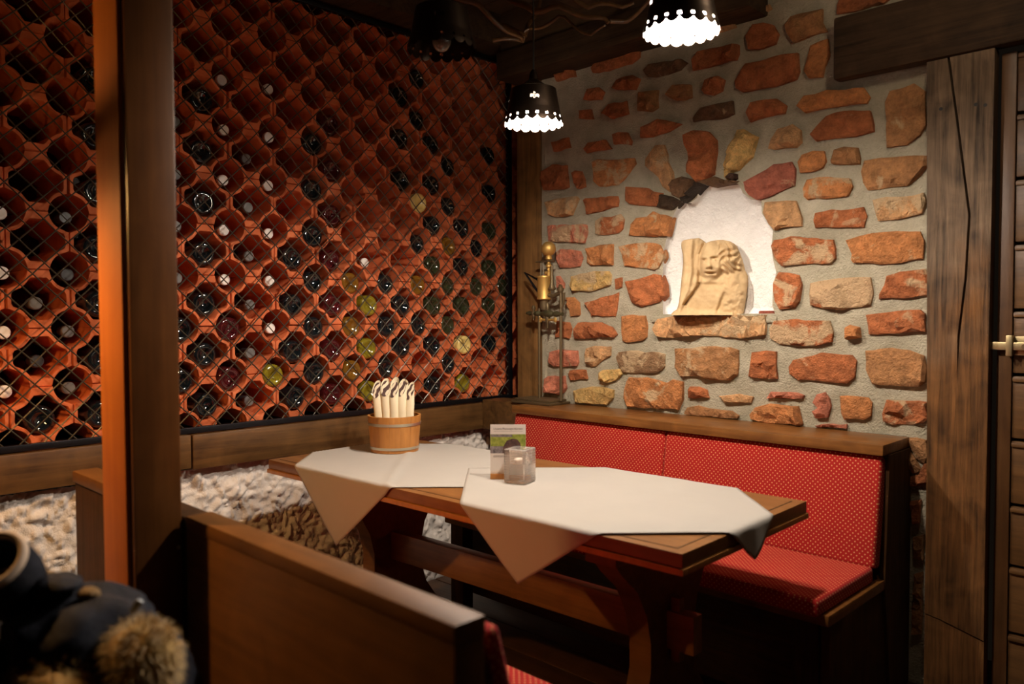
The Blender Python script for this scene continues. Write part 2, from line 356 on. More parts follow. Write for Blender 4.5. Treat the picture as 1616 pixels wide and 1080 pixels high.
# ------------------------------------------------------------------ back wall: mortar, niche, stones
def zr(region, pts):
    ox, oy, s = region
    return [(ox+x*s, oy+y*s) for x, y in pts]
RA = (840, 200, 220/1485); RB = (840, 340, 220/1485); RC = (840, 490, 220/1485); RD = (1020, 500, 220/1320)
RE = (1190, 220, 290/1491); RG = (1190, 410, 290/1491); RI = (1190, 560, 290/1491); RJ = (1130, 0, 350/1575)
RK = (840, 60, 340/1616); RL = (1000, 180, 240/1616); RN = (1020, 270, .25); RX = (1240, 660, 376/967)
cR = (.45, .145, .052); cO = (.55, .22, .075); cT = (.60, .33, .15); cY = (.66, .42, .15); cD = (.17, .09, .045); cB = (.42, .20, .08); cP = (.56, .19, .11)
S = [
 (RA, cR, .35, [(75,470),(200,400),(350,410),(365,640),(330,665),(100,675),(70,560)]),
 (RA, cR, .3, [(415,480),(450,460),(510,470),(545,560),(540,640),(480,660),(425,600)]),
 (RA, cO, .55, [(630,380),(680,345),(860,350),(1070,330),(1090,390),(960,560),(900,625),(700,640),(640,580)]),
 (RA, cR, .5, [(840,80),(900,55),(990,60),(1040,150),(1035,185),(850,190)]),
 (RA, cT, .5, [(1190,340),(1300,200),(1390,190),(1440,370),(1485,470),(1485,600),(1440,690),(1380,640),(1330,540),(1190,420)]),
 (RA, cR, .4, [(990,640),(1100,640),(1210,650),(1260,690),(1370,705),(1360,770),(1310,845),(1190,845),(1010,820),(975,790)]),
 (RA, cT, .56, [(120,800),(270,760),(450,740),(475,760),(410,940),(370,955),(230,970),(160,940)]),
 (RA, cR, .4, [(525,780),(560,765),(890,735),(905,790),(895,850),(740,890),(560,930)]),
 (RB, cP, .58, [(145,110),(400,95),(570,95),(575,180),(545,290),(400,280),(160,285)]),
 (RB, cR, .56, [(655,60),(720,20),(830,10),(920,-10),(965,40),(940,140),(900,190),(690,210),(655,190)]),
 (RB, cO, .45, [(1040,100),(1090,20),(1200,10),(1270,-50),(1330,-20),(1460,10),(1445,120),(1415,215),(1200,225),(1015,210)]),
 (RB, cP, .5, [(235,400),(290,360),(500,380),(520,450),(490,545),(280,560),(240,470)]),
 (RB, cO, .45, [(575,350),(720,315),(840,305),(835,530),(610,530),(570,500)]),
 (RB, cO, .54, [(905,325),(1060,300),(1150,285),(1280,290),(1340,320),(1375,400),(1380,450),(1330,560),(1280,580),(960,530),(940,420)]),
 (RB, cP, .4, [(235,650),(270,640),(325,720),(320,780),(250,780)]),
 (RB, cY, .56, [(395,650),(500,620),(640,600),(800,590),(825,640),(815,740),(720,780),(600,810),(430,810),(395,750)]),
 (RB, cR, .3, [(860,680),(930,665),(935,770),(870,785)]),
 (RB, cR, .46, [(985,700),(1080,690),(1220,650),(1280,620),(1350,640),(1385,740),(1385,860),(1340,930),(1230,950),(1150,970),(1035,930),(1010,820)]),
 (RB, cO, .4, [(340,880),(430,870),(480,930),(490,1050),(480,1065),(390,1070)]),
 (RB, cR, .45, [(545,930),(640,900),(780,860),(905,825),(910,900),(880,1020),(870,1075),(800,1085),(620,1072),(590,1022)]),
 (RC, cR, .42, [(440,200),(470,130),(600,125),(720,130),(840,180),(885,260),(860,290),(700,285),(560,310),(440,305),(425,270)]),
 (RC, cO, .45, [(940,70),(1050,45),(1180,60),(1200,180),(1195,290),(1160,320),(1000,345),(945,320),(935,180)]),
 (RC, cP, .46, [(150,560),(170,440),(240,420),(460,430),(475,560),(460,600),(220,605)]),
 (RC, cT, .48, [(540,480),(555,400),(640,380),(820,385),(810,480),(740,530),(660,600),(620,605),(560,560)]),
 (RC, (.30,.17,.085), .56, [(880,500),(900,440),(1100,430),(1180,450),(1320,450),(1395,470),(1400,600),(1340,650),(1160,670),(960,660),(910,600)]),
 (RC, cR, .4, [(365,680),(385,635),(555,635),(575,735),(390,745)]),
 (RC, cY, .46, [(690,660),(730,640),(920,625),(935,690),(870,750),(780,775),(700,740)]),
 (RC, cP, .4, [(110,740),(150,700),(330,700),(350,830),(320,880),(260,910),(130,880)]),
 (RC, cY, .4, [(415,860),(560,820),(740,820),(850,850),(840,940),(780,1010),(600,1000),(440,980)]),
 (RC, cO, .5, [(985,770),(1020,720),(1200,720),(1420,780),(1480,740),(1586,763),(1580,960),(1540,1060),(1250,1050),(1010,1030),(950,930),(960,850)]),
 (RC, cR, .4, [(250,110),(370,130),(390,200),(370,300),(230,290)]),
 (RD, cB, .5, [(255,310),(420,300),(580,280),(770,290),(855,320),(860,550),(770,605),(600,600),(480,570),(310,570),(260,480)]),
 (RD, cR, .46, [(985,335),(1110,325),(1215,335),(1215,450),(1225,590),(990,590),(950,560),(975,440)]),
 (RD, cR, .35, [(375,690),(400,665),(480,665),(560,700),(580,770),(380,775)]),
 (RD, cT, .48, [(680,745),(850,735),(1000,760),(985,815),(730,820)]),
 (RD, cB, .42, [(350,900),(370,860),(480,850),(640,885),(780,895),(850,940),(840,965),(620,955),(350,925)]),
 (RI, cO, .46, [(-51,492),(0,430),(110,405),(350,420),(380,560),(380,575),(100,560),(-40,530)]),
 (RE, (.38,.115,.07), .42, [(-92,344),(-60,328),(40,270),(150,205),(290,175),(325,240),(320,370),(130,455),(60,485),(8,488),(-50,455),(-85,410)]),
 (RJ, cT, .42, [(360,1050),(380,990),(430,910),(540,880),(590,920),(590,1010),(560,1045),(480,1045),(400,1065)]),
 (RE, cO, .42, [(345,180),(380,120),(470,90),(555,90),(570,170),(540,230),(460,260),(370,265)]),
 (RE, cB, .38, [(620,180),(640,80),(720,50),(830,60),(850,150),(840,195),(680,210),(625,200)]),
 (RE, cB, .42, [(865,260),(890,180),(1010,150),(1200,130),(1400,130),(1400,210),(1340,290),(1240,370),(1100,390),(910,410),(880,350)]),
 (RE, cO, .54, [(385,400),(420,320),(600,300),(770,310),(780,380),(750,460),(640,470),(420,485),(390,460)]),
 (RE, cT, .46, [(60,590),(70,510),(200,500),(330,490),(350,560),(380,640),(375,710),(200,715),(155,740),(110,680)]),
 (RE, cR, .46, [(480,660),(490,590),(620,570),(880,550),(910,620),(880,710),(490,715)]),
 (RE, cT, .60, [(960,490),(1050,470),(1180,470),(1360,430),(1380,500),(1350,600),(1230,640),(1000,660),(980,580)]),
 (RE, cR, .55, [(140,870),(160,820),(290,790),(430,795),(630,815),(650,960),(600,1010),(400,1015),(210,1025),(160,970)]),
 (RE, cO, .46, [(730,820),(860,775),(1060,745),(1340,745),(1370,820),(1360,960),(1290,980),(1080,1010),(800,1005),(780,980),(790,930)]),
 (RG, cR, .52, [(150,180),(190,100),(260,105),(350,125),(375,210),(360,330),(320,390),(200,400),(160,340),(148,260)]),
 (RG, cR, .66, [(440,190),(600,160),(740,140),(940,140),(950,280),(935,370),(700,405),(560,400),(450,370)]),
 (RG, cR, .56, [(1010,280),(1070,130),(1180,95),(1380,75),(1410,140),(1405,290),(1200,310),(1010,325)]),
 (RG, cR, .60, [(115,560),(150,500),(260,485),(480,490),(600,500),(630,590),(620,670),(500,700),(380,700),(200,690),(120,640)]),
 (RG, cO, .42, [(735,550),(770,525),(850,545),(855,630),(740,650)]),
 (RG, cR, .44, [(900,450),(1080,425),(1340,400),(1365,440),(1380,590),(1250,590),(920,610)]),
 (RG, cR, .42, [(270,880),(310,820),(400,790),(530,755),(640,765),(780,780),(825,830),(805,960),(740,1000),(560,990),(350,975),(280,930)]),
 (RG, cB, .42, [(890,740),(1100,715),(1250,735),(1370,780),(1390,870),(1390,990),(1320,1030),(1100,1025),(950,1015),(905,900)]),
 (RI, cP, .4, [(90,355),(120,305),(340,305),(385,330),(375,358)]),
 (RI, cP, .44, [(465,390),(500,320),(560,310),(600,360),(615,430),(580,510),(500,520),(465,470),(500,440)]),
 (RI, cO, .4, [(690,340),(740,330),(920,350),(945,400),(940,500),(880,525),(730,530),(700,470)]),
 (RI, cR, .5, [(1030,480),(1060,375),(1240,380),(1410,385),(1405,510),(1370,560),(1120,570),(1040,550)]),
 (RI, cP, .46, [(490,580),(540,565),(745,575),(740,600),(520,590)]),
 (RI, cB, .44, [(1215,680),(1300,680),(1390,700),(1390,830),(1370,885),(1310,840)]),
 (RI, cB, .4, [(1200,690),(1300,850),(1350,950),(1290,975),(1220,930)]),
 (RI, cR, .4, [(1360,900),(1400,880),(1400,1050),(1240,1080),(1240,990),(1330,975)]),
 (RX, cR, .4, [(495,340),(540,335),(540,430),(510,435)]),
 (RX, cB, .4, [(512,490),(550,480),(550,580),(515,575)]),
 (RX, cB, .44, [(520,640),(550,630),(545,880),(505,880)]),
 (RJ, cT, .46, [(165,110),(250,70),(370,25),(385,60),(290,110),(190,135)]),
 (RJ, cT, .4, [(15,150),(115,120),(130,190),(60,210),(0,230)]),
 (RJ, cR, .36, [(200,250),(250,170),(330,155),(400,170),(430,230),(410,310),(310,345),(220,340)]),
 (RJ, cB, .46, [(480,170),(520,110),(640,80),(750,60),(745,150),(785,220),(660,255),(540,295),(490,230)]),
 (RJ, cO, .4, [(630,420),(660,320),(790,270),(800,390),(760,480),(745,540),(640,555),(615,500)]),
 (RK, cR, .36, [(1190,170),(1230,100),(1400,60),(1540,40),(1545,110),(1520,160),(1250,230),(1195,235)]),
 (RJ, cR, .46, [(120,570),(200,450),(330,420),(450,380),(570,370),(580,500),(560,560),(440,600),(170,650),(130,620)]),
 (RJ, cR, .36, [(205,800),(250,720),(420,695),(490,750),(480,800),(350,830),(240,865)]),
 (RJ, cO, .42, [(560,750),(620,680),(780,640),(1040,610),(1090,680),(1060,730),(800,760),(620,795)]),
 (RJ, cR, .44, [(655,950),(770,820),(900,780),(1085,780),(1110,870),(1105,930),(980,965),(700,1000)]),
 (RJ, cB, .46, [(1195,720),(1230,640),(1400,590),(1475,640),(1480,880),(1440,960),(1340,1030),(1200,1045)]),
 (RJ, cR, .4, [(850,30),(870,-20),(1230,-20),(1180,20),(960,80),(850,95)]),
 (RK, cR, .46, [(1260,390),(1280,310),(1380,275),(1430,310),(1415,400),(1350,425),(1280,420)]),
 (RK, cD, .48, [(1190,600),(1250,520),(1380,490),(1490,470),(1500,560),(1440,600),(1340,610),(1200,625)]),
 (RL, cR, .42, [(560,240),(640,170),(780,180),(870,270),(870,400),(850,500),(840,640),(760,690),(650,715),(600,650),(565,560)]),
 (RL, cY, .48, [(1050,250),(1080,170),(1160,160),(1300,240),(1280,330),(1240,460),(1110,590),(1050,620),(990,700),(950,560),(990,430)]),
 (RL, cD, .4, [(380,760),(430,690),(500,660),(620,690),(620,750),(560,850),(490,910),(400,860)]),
 (RL, (.055,.032,.018), .3, [(300,850),(400,870),(480,920),(460,960),(400,1010),(230,990)]),  # last dark arch pieces: shade of the crevice is put into their colour
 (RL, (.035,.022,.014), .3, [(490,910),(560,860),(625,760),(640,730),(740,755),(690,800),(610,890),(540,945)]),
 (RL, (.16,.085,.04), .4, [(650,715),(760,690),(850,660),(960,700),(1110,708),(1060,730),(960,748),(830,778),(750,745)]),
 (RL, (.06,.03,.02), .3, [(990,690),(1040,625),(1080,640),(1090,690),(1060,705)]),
 (RK, cR, .4, [(800,740),(810,670),(930,600),(1000,620),(1100,640),(1010,700),(880,740)]),
 (RK, cR, .36, [(430,220),(460,170),(680,90),(800,80),(790,140),(730,185),(560,240),(440,260)]),
 (RK, cD, .5, [(820,240),(860,190),(980,170),(1110,150),(1150,180),(1100,240),(960,280),(850,290)]),
 (RK, cR, .38, [(585,370),(620,310),(740,270),(800,310),(770,380),(620,390)]),
 (RK, cR, .36, [(370,460),(400,380),(490,360),(525,400),(500,460)]),
 (RK, cB, .36, [(780,540),(780,400),(930,385),(930,520),(880,550)]),
 (RK, cB, .38, [(990,420),(1040,350),(1180,340),(1190,440),(1060,470)]),
 (RK, cR, .36, [(500,560),(560,490),(700,470),(710,570),(580,600)]),
 (RK, cR, .36, [(370,830),(400,780),(540,760),(580,830),(400,860)]),
 (RK, cR, .36, [(340,600),(350,540),(430,530),(440,610)]),
 (RK, cR, .36, [(150,250),(300,200),(310,280),(170,320)]),
 (RK, cR, .36, [(130,780),(260,740),(280,820),(150,850)]),
]
niche_px = [(105,905),(100,700),(110,500),(140,370),(180,260),(215,195),(270,205),(320,170),(335,110),(375,92),(440,97),(500,85),(560,75),(585,85),(610,140),(660,180),(725,185),(730,270),(765,320),(800,375),(790,480),(800,560),(820,640),(800,720),(795,850),(812,900)]
NP = []
for (u, v) in zr(RN, niche_px):
    p = px(u, v, 1, WY); NP.append((p.x, p.z))
def inside(pt, poly):
    x, y = pt; c = False; n = len(poly)
    for i in range(n):
        x1, y1 = poly[i]; x2, y2 = poly[i-1]
        if (y1 > y) != (y2 > y) and x < (x2-x1)*(y-y1)/(y2-y1)+x1: c = not c
    return c
def segdist(p, poly):
    d = 9
    P = Vector(p)
    for i in range(len(poly)):
        a = Vector(poly[i-1]); b_ = Vector(poly[i]); ab = b_-a
        t = max(0, min(1, (P-a).dot(ab)/max(1e-9, ab.dot(ab)))); d = min(d, (P-a-ab*t).length)
    return d
X0, X1, Z0, Z1 = -2.70, 1.25, -.02, 2.84
pts = [Vector((X0, Z0)), Vector((X1, Z0)), Vector((X1, Z1)), Vector((X0, Z1))] + [Vector(p) for p in NP]
nN = len(NP)
edges = [(0, 1), (1, 2), (2, 3), (3, 0)] + [(4+i, 4+(i+1) % nN) for i in range(nN)]
stp = .032
x = X0+stp
while x < X1:
    z = Z0+stp
    while z < Z1-.01:
        fine = -0.8 > x
        if fine or (int(x*100) % 2 == 0):
            q = (x+random.uniform(-.008, .008), z+random.uniform(-.008, .008))
            if X0+.005 < q[0] < X1-.005 and not inside(q, NP) and segdist(q, NP) > .008: pts.append(Vector(q))
        z += stp
    x += stp
ov, oe, of, _, _, _ = delaunay_2d_cdt(pts, edges, [], 0, 1e-5)
mb = MB(); vs = []; fs = []
for v in ov:
    h = .010*noise.fractal(Vector((v.x*9, v.y*9, 1.7)), 1, 2, 4)
    if segdist(v, NP) < .001: h = 0
    vs.append((v.x, WY+h, v.y))
for f in of:
    c = (sum(ov[i].x for i in f)/len(f), sum(ov[i].y for i in f)/len(f))
    if not inside(c, NP) and not (c[0] > -.74 and c[1] < 2.25): fs.append(list(f))
wall = struct(mb.add(vs, fs).build('wall_back', M['mortar'], None, smooth=60, origin=(0, WY, 0)))
# niche: whitewashed recess with a curved reveal
cx = sum(p[0] for p in NP)/nN; cz = sum(p[1] for p in NP)/nN
vs = []; fs = []
rings = [(1.0, 0), (1.02, .018), (1.02, .032), (.99, .046), (.92, .055), (.6, .060), (.3, .062)]
for (s_, d) in rings:
    for (a, c) in NP:
        p = Vector((cx+(a-cx)*s_, WY+d, cz+(c-cz)*s_))
        if d > 0: p += Vector((0, .008*noise.noise(p*14), 0))
        vs.append(p)
for k in range(len(rings)-1):
    for i in range(nN):
        j = (i+1) % nN; fs.append([k*nN+i, k*nN+j, (k+1)*nN+j, (k+1)*nN+i])
vs.append(Vector((cx, WY+.062, cz))); t0 = (len(rings)-1)*nN
for i in range(nN): fs.append([t0+i, t0+(i+1) % nN, len(vs)-1])
nb_ = MB().add(vs, fs).build('niche', M['plaster'], wall, smooth=50); nb_['label'] = 'white plastered arched niche recess'

def stone(poly, depth, col, pale, front=None, name='stone', jit=.006, rough=1.0):
    """rough-faced stone: outline on the wall, interior points raised by noise"""
    n = len(poly); out = []
    seed = random.uniform(0, 50)
    for i in range(n):
        a = Vector(poly[i]); b_ = Vector(poly[(i+1) % n]); L = (b_-a).length; k = max(1, int(L/.03))
        for j in range(k):
            p = a+(b_-a)*(j/k)
            p += Vector((noise.noise(Vector((p.x*40, p.y*40, seed))), noise.noise(Vector((p.x*40, p.y*40, seed+9)))))*jit
            out.append(p)
    c = sum(out, Vector((0, 0)))/len(out); N = len(out)
    def hgt(p, e):
        q = Vector((p.x*13, p.y*13, seed))
        tilt = (p.x-c.x)*tx+(p.y-c.y)*tz
        chip = noise.cell(Vector((p.x*16+seed, p.y*20, seed)))*.35
        return depth*e*(.80+tilt+.85*rough*noise.fractal(q, 1, 2, 4)+.8*rough*(chip-.15))
    tx = random.uniform(-1.6, 1.6); tz = random.uniform(-1.6, 1.6)
    inset = [p+(c-p).normalized()*min(.009, (c-p).length*.3) for p in out]
    pts = list(out)+inset
    mnx = min(p.x for p in out); mxx = max(p.x for p in out); mnz = min(p.y for p in out); mxz = max(p.y for p in out)
    ins = [(p.x, p.y) for p in inset]
    sp = max(.016, math.sqrt((mxx-mnx)*(mxz-mnz)/26)*.8)
    zz = mnz+sp*.5; r_ = 0
    while zz < mxz:
        xx = mnx+sp*(.5 if r_ % 2 else .15)
        while xx < mxx:
            q = (xx+random.uniform(-.3, .3)*sp, zz+random.uniform(-.3, .3)*sp)
            if inside(q, ins) and segdist(q, ins) > sp*.35: pts.append(Vector(q))
            xx += sp
        zz += sp*.8; r_ += 1
    ed = [(i, (i+1) % N) for i in range(N)]
    ov, oe, of, orig, _, _ = delaunay_2d_cdt(pts, ed, [], 1, 1e-5)
    vs = []; fs = []
    outn = [(p.x, p.y) for p in out]
    for v in ov:
        d = segdist(v, outn)
        e = .42 if d < .0015 else min(1, .75+d*14)
        vs.append((v.x, WY-max(.013 if d < .0015 else .018, hgt(v, e)), v.y))
    fs = [list(f) for f in of]
    # boundary skirt down into the mortar
    cnt = {}
    for f in fs:
        for i in range(len(f)):
            a, b_ = f[i], f[(i+1) % len(f)]; k = (min(a, b_), max(a, b_)); cnt[k] = cnt.get(k, 0)+1
    back = {}
    for k in [k for k, q in cnt.items() if q == 1]:
        for a in k:
            if a not in back: back[a] = len(vs); vs.append((ov[a].x, WY+.03, ov[a].y))
        fs.append([k[0], k[1], back[k[1]], back[k[0]]])
    o = MB().add(vs, fs).build(name, M['stone'], wall, smooth=24)
    v_ = random.uniform(1.05, 1.3)
    o.color = (col[0]*v_, col[1]*v_, col[2]*v_, pale); return o
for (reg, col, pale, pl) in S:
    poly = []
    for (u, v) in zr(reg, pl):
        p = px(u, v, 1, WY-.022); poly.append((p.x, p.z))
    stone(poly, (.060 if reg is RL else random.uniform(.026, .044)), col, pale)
# a loose brick end inside the niche at its right foot, and the projecting sill
def sill():
    pl = [(45,60),(60,22),(150,4),(500,-8),(900,-10),(1075,-8),(1090,60),(1085,178),(850,205),(640,186),(400,180),(200,205),(62,190),(42,120)]
    poly = []
    for (u, v) in zr(RD, pl):
        p = px(u, v, 1, WY-.05); poly.append((p.x, p.z))
    o = stone(poly, .055, cT, .56, name='sill_stone'); o['label'] = 'pale projecting sill slab under the niche'
sill()
SZ = px(1125, 498, 1, 2.93).z      # top of the sill
o = MB().box((-2.04, WY-.01, SZ-.03), (-1.45, WY+.085, SZ-.004), .006).build('niche_floor', M['mortar'], wall)
o = MB().box((-1.535, WY+.005, SZ-.004), (-1.475, WY+.05, SZ+.018), .006).build('brick', M['stone'], wall); o.color = (.40, .10, .06, .4)

# ------------------------------------------------------------------ left wall: stucco, ledge, rack recess
def stucco_wall():
    st = .0078; Y0, Y1, za, zb = -1.2, 2.955, -.02, .711
    ny = int((Y1-Y0)/st); nz = int((zb-za)/st); vs = []; fs = []
    for j in range(nz+1):
        for i in range(ny+1):
            y = Y0+(Y1-Y0)*i/ny; z = za+(zb-za)*j/nz
            q = Vector((y*21, z*15, .3)); h = 0
            dd, pp = noise.voronoi(Vector((y*30+1.1*noise.noise(q*.9), z*24+1.1*noise.noise(q*.9+Vector((3, 3, 3))), .3)), distance_metric='DISTANCE', exponent=2.5)
            h = .034*min(.5, dd[1]-dd[0])+.012*noise.noise(q*1.3)+.005*noise.noise(q*4)+.003*noise.noise(q*9)-.008
            vs.append((-3.015+h, y, z))
    for j in range(nz):
        for i in range(ny):
            a = j*(ny+1)+i; fs.append([a, a+1, a+ny+2, a+ny+1])
    return struct(MB().add(vs, fs).build('wall_left', M['stucco'], None, smooth=80))
wl = stucco_wall()
MB().box((-3.46, -1.2, .70), (-3.42, 3.45, 2.84), 0).build('recess_back', M['wood_dark_y'], wl)
MB().box((-3.42, -1.2, .80), (-3.02, 3.45, .845), .003).build('recess_floor', M['wood_dark_y'], wl)
MB().box((-3.46, 3.30, .80), (-2.86, 3.36, 2.84), 0).build('recess_side', M['wood_dark_z'], wl)
tag(box('ledge_board', (-3.06, 1.294, .715), (-2.972, 2.955, .848), M['ledge'], None, .006), 'long brown ledge board under the large wire screen', 'ledge')
tag(box('ledge_board', (-3.06, -1.0, .722), (-2.972, 1.288, .850), M['ledge'], None, .006), 'worn ledge board running behind the big square post', 'ledge')
tag(box('ledge_board', (-2.970, 2.80, .715), (-2.664, 2.950, .866), M['ledge'], None, .005), 'short corner shelf block joining the ledge to the bench rail', 'ledge')
tb = struct(box('trim_1', (-3.10, -1.2, 2.645), (-2.86, 3.4, 2.80), M['timber_x'], None, .012))
tb2 = struct(box('trim_2', (-2.86, 2.80, 2.465), (-1.50, 2.99, 2.60), M['timber_x'], None, .012))
tb2b = struct(box('trim_3', (-2.86, 2.83, 2.60), (1.2, 3.0, 2.80), M['ceil'], None, .01))
for i, (x0) in enumerate((-2.35, -1.55, -.75, .05)):
    tag(box('ceiling_joist', (x0, -1.2, 2.68), (x0+.12, 2.83, 2.80), M['ceil'], None, .01),
        ['dark ceiling joist nearest the wine rack', 'dark ceiling joist above the two lit lamps', 'dark ceiling joist above the old door post', 'dark ceiling joist furthest right'][i], 'joist')

# ------------------------------------------------------------------ wine rack of clay tiles
CY, CPY, CZ, CPZ = 1.4963, .196, 2.0621, .2007
TX = -3.06
def tile_mesh():
    N = 48; hy = CPY/2-.0012; hz = CPZ/2-.0006; R = .0628
    fl_y = CPY/2-R; vs = []; fs = []
    def outer(t):
        c, s_ = math.cos(t), math.sin(t)
        r = min(hy/max(1e-6, abs(c)), hz/max(1e-6, abs(s_)))
        # concave arc of the neighbouring round hole
        ccx = math.copysign(CPY/2, c); ccz = math.copysign(CPZ/2, s_)
        bq = c*ccx+s_*ccz; cc = ccx*ccx+ccz*ccz-R*R; disc = bq*bq-cc
        if disc > 0: r = min(r, bq-math.sqrt(disc))
        return r
    q4 = [(.082, .010), (.082, .024), (.058, .034), (.047, .0425), (.036, .056), (.026, .071), (.012, .071)]
    hp = [(x, -y) for x, y in []]
    hp += [(x, y) for x, y in q4] + [(-x, y) for x, y in reversed(q4)] + [(-x, -y) for x, y in q4] + [(x, -y) for x, y in reversed(q4)]
    def inner(t):
        d = Vector((math.cos(t), math.sin(t))); best = .05
        for i in range(len(hp)):
            a = Vector(hp[i-1]); b_ = Vector(hp[i]); e = b_-a
            den = d.x*e.y-d.y*e.x
            if abs(den) < 1e-9: continue
            u = (a.x*e.y-a.y*e.x)/den; v = (a.x*d.y-a.y*d.x)/den
            if u > 0 and -1e-6 <= v <= 1+1e-6: best = u
        return best
    for (xx, sh) in ((0, .003), (-.004, 0), (-.30, 0)):
        for i in range(N):
            t = 2*PI*(i+.5)/N; ro = outer(t)-sh; ri = inner(t)+sh
            vs.append((xx, ro*math.cos(t), ro*math.sin(t))); vs.append((xx, ri*math.cos(t), ri*math.sin(t)))
    for i in range(N):
        j = (i+1) % N
        fs.append([2*i, 2*j, 2*j+1, 2*i+1])
        for k in range(2):
            a = k*2*N; b_ = a+2*N
            fs.append([a+2*i, b_+2*i, b_+2*j, a+2*j]); fs.append([a+2*i+1, a+2*j+1, b_+2*j+1, b_+2*i+1])
        a = 4*N; fs.append([a+2*i, a+2*i+1, a+2*j+1, a+2*j])
    return MB().add(vs, fs).mesh('clay_tile', M['tile'], smooth=40)
rack = thing('wine_rack', (TX, 1.6, .85), 'wall of stacked terracotta rack tiles with round and pointed holes', 'wine rack')
tm = tile_mesh()
for c in range(-6, 9):
    for j in range(-4, 6):
        o = bpy.data.objects.new('clay_tile', tm); COL.objects.link(o); o.parent = rack
        o.location = Vector((TX+random.uniform(-.006, .006), CY+CPY*(c+.5)+random.uniform(-.0007, .0007), CZ-CPZ*(j+.5)))-rack.location
        o.rotation_euler = (random.choice((0, PI)) if False else 0, random.uniform(-.012, .012), random.uniform(-.012, .012))

# ------------------------------------------------------------------ bottles
circ = {-4: {2:'w',3:'w',4:'W',5:'W'}, -3: {2:'k',3:'k',4:'g',5:'g'}, -1: {0:'g',1:'g',2:'g',3:'g',4:'b',5:'b'},
 0: {-1:'w',0:'w',1:'w',2:'w',3:'w',4:'r',5:'r'}, 1: {-1:'w',0:'w',1:'w',2:'w',3:'w',4:'w',5:'o'}, 2: {0:'b',1:'b',2:'b',3:'b',4:'b',5:'b'},
 3: {3:'a',4:'a',5:'a'}, 4: {3:'b',4:'b',5:'b'}, 5: {-2:'b',-1:'b',1:'y',2:'b',3:'a',4:'b'}, 6: {0:'b',1:'b',2:'a',3:'n',4:'n',5:'b'}, 7: {2:'b',3:'n'}, 8: {3:'n',4:'b'}}
diam = {-3.5: {3.5:'g',4.5:'k',5.5:'b'}, -2.5: {k+.5:'b' for k in range(-1, 6)}, -.5: {k+.5:'b' for k in range(-1, 6)},
 .5: {k+.5:'g' for k in range(0, 6)}, 1.5: {k+.5:'b' for k in range(2, 6)}, 2.5: {k+.5:'r' for k in range(-1, 6)}, 3.5: {2.5:'w',3.5:'o',4.5:'o',5.5:'o'},
 4.5: {-1.5:'b',-.5:'b',.5:'b',3.5:'b',4.5:'b',5.5:'b'}, 5.5: {-.5:'b',.5:'b',1.5:'b',2.5:'n',3.5:'n',4.5:'b',5.5:'b'},
 6.5: {1.5:'b',2.5:'b',3.5:'n',4.5:'y',5.5:'o'}, 7.5: {-.5:'b',.5:'b',1.5:'n',2.5:'n',3.5:'n',4.5:'b'}}
ORD = ['zeroth','first','second','third','fourth','fifth','sixth','seventh','eighth','ninth','tenth','eleventh','twelfth','thirteenth']
RB_ = .049
base_prof = [(.0005, -.016), (.012, -.013), (.024, -.006), (.030, -.001), (.038, .0), (.0465, -.005), (RB_, -.012), (RB_, -.19), (.046, -.205), (.028, -.235), (.016, -.255), (.0145, -.30)]
base_me = {k: MB().lathe(base_prof, n=22, axis='X').mesh('bottle', BM[k], smooth=50) for k in BM}
neck_prof = [(.0185, -.06), (.0170, -.09), (.019, -.11), (.030, -.145), (.042, -.175), (RB_, -.19), (RB_, -.29), (.03, -.298)]
cap_prof = [(.0175, 0), (.0195, -.003), (.0195, -.016), (.0175, -.018), (.0175, -.066)]
neck_me = {k: MB().lathe(neck_prof, n=20, axis='X').mesh('bottle', BM[k], smooth=50) for k in ('b', 'o')}
top_prof = [(.0005, .0005), (.019, .0005), (.0222, -.003), (.0222, -.018), (.0205, -.020)]
cap_me = {k: MB().lathe(top_prof, n=18, axis='X').mesh('capsule', M[mk], smooth=40) for k, mk in (('w', 'cap_w'), ('g', 'cap_g'), ('k', 'cap_k'))}
slv_me = {k: MB().lathe([(.0203, -.020), (.0196, -.066)], n=18, axis='X', cap=False).mesh('neck_sleeve', M[mk], smooth=40) for k, mk in (('w', 'cap_o'), ('g', 'cap_k'), ('k', 'cap_k'))}
gold_me = MB().lathe([(.0207, -.022), (.0207, -.06)], n=18, axis='X', cap=False).mesh('neck_label', M['gold'], smooth=40)
DESC = {'b': 'black bottle base', 'n': 'dark green bottle base', 'r': 'dark red bottle base', 'a': 'amber bottle base', 'o': 'olive bottle base', 'y': 'pale yellow bottle base',
        'w': 'white capped bottle neck', 'W': 'white capped gold-labelled bottle neck', 'g': 'grey capped bottle neck', 'k': 'black capped bottle neck'}
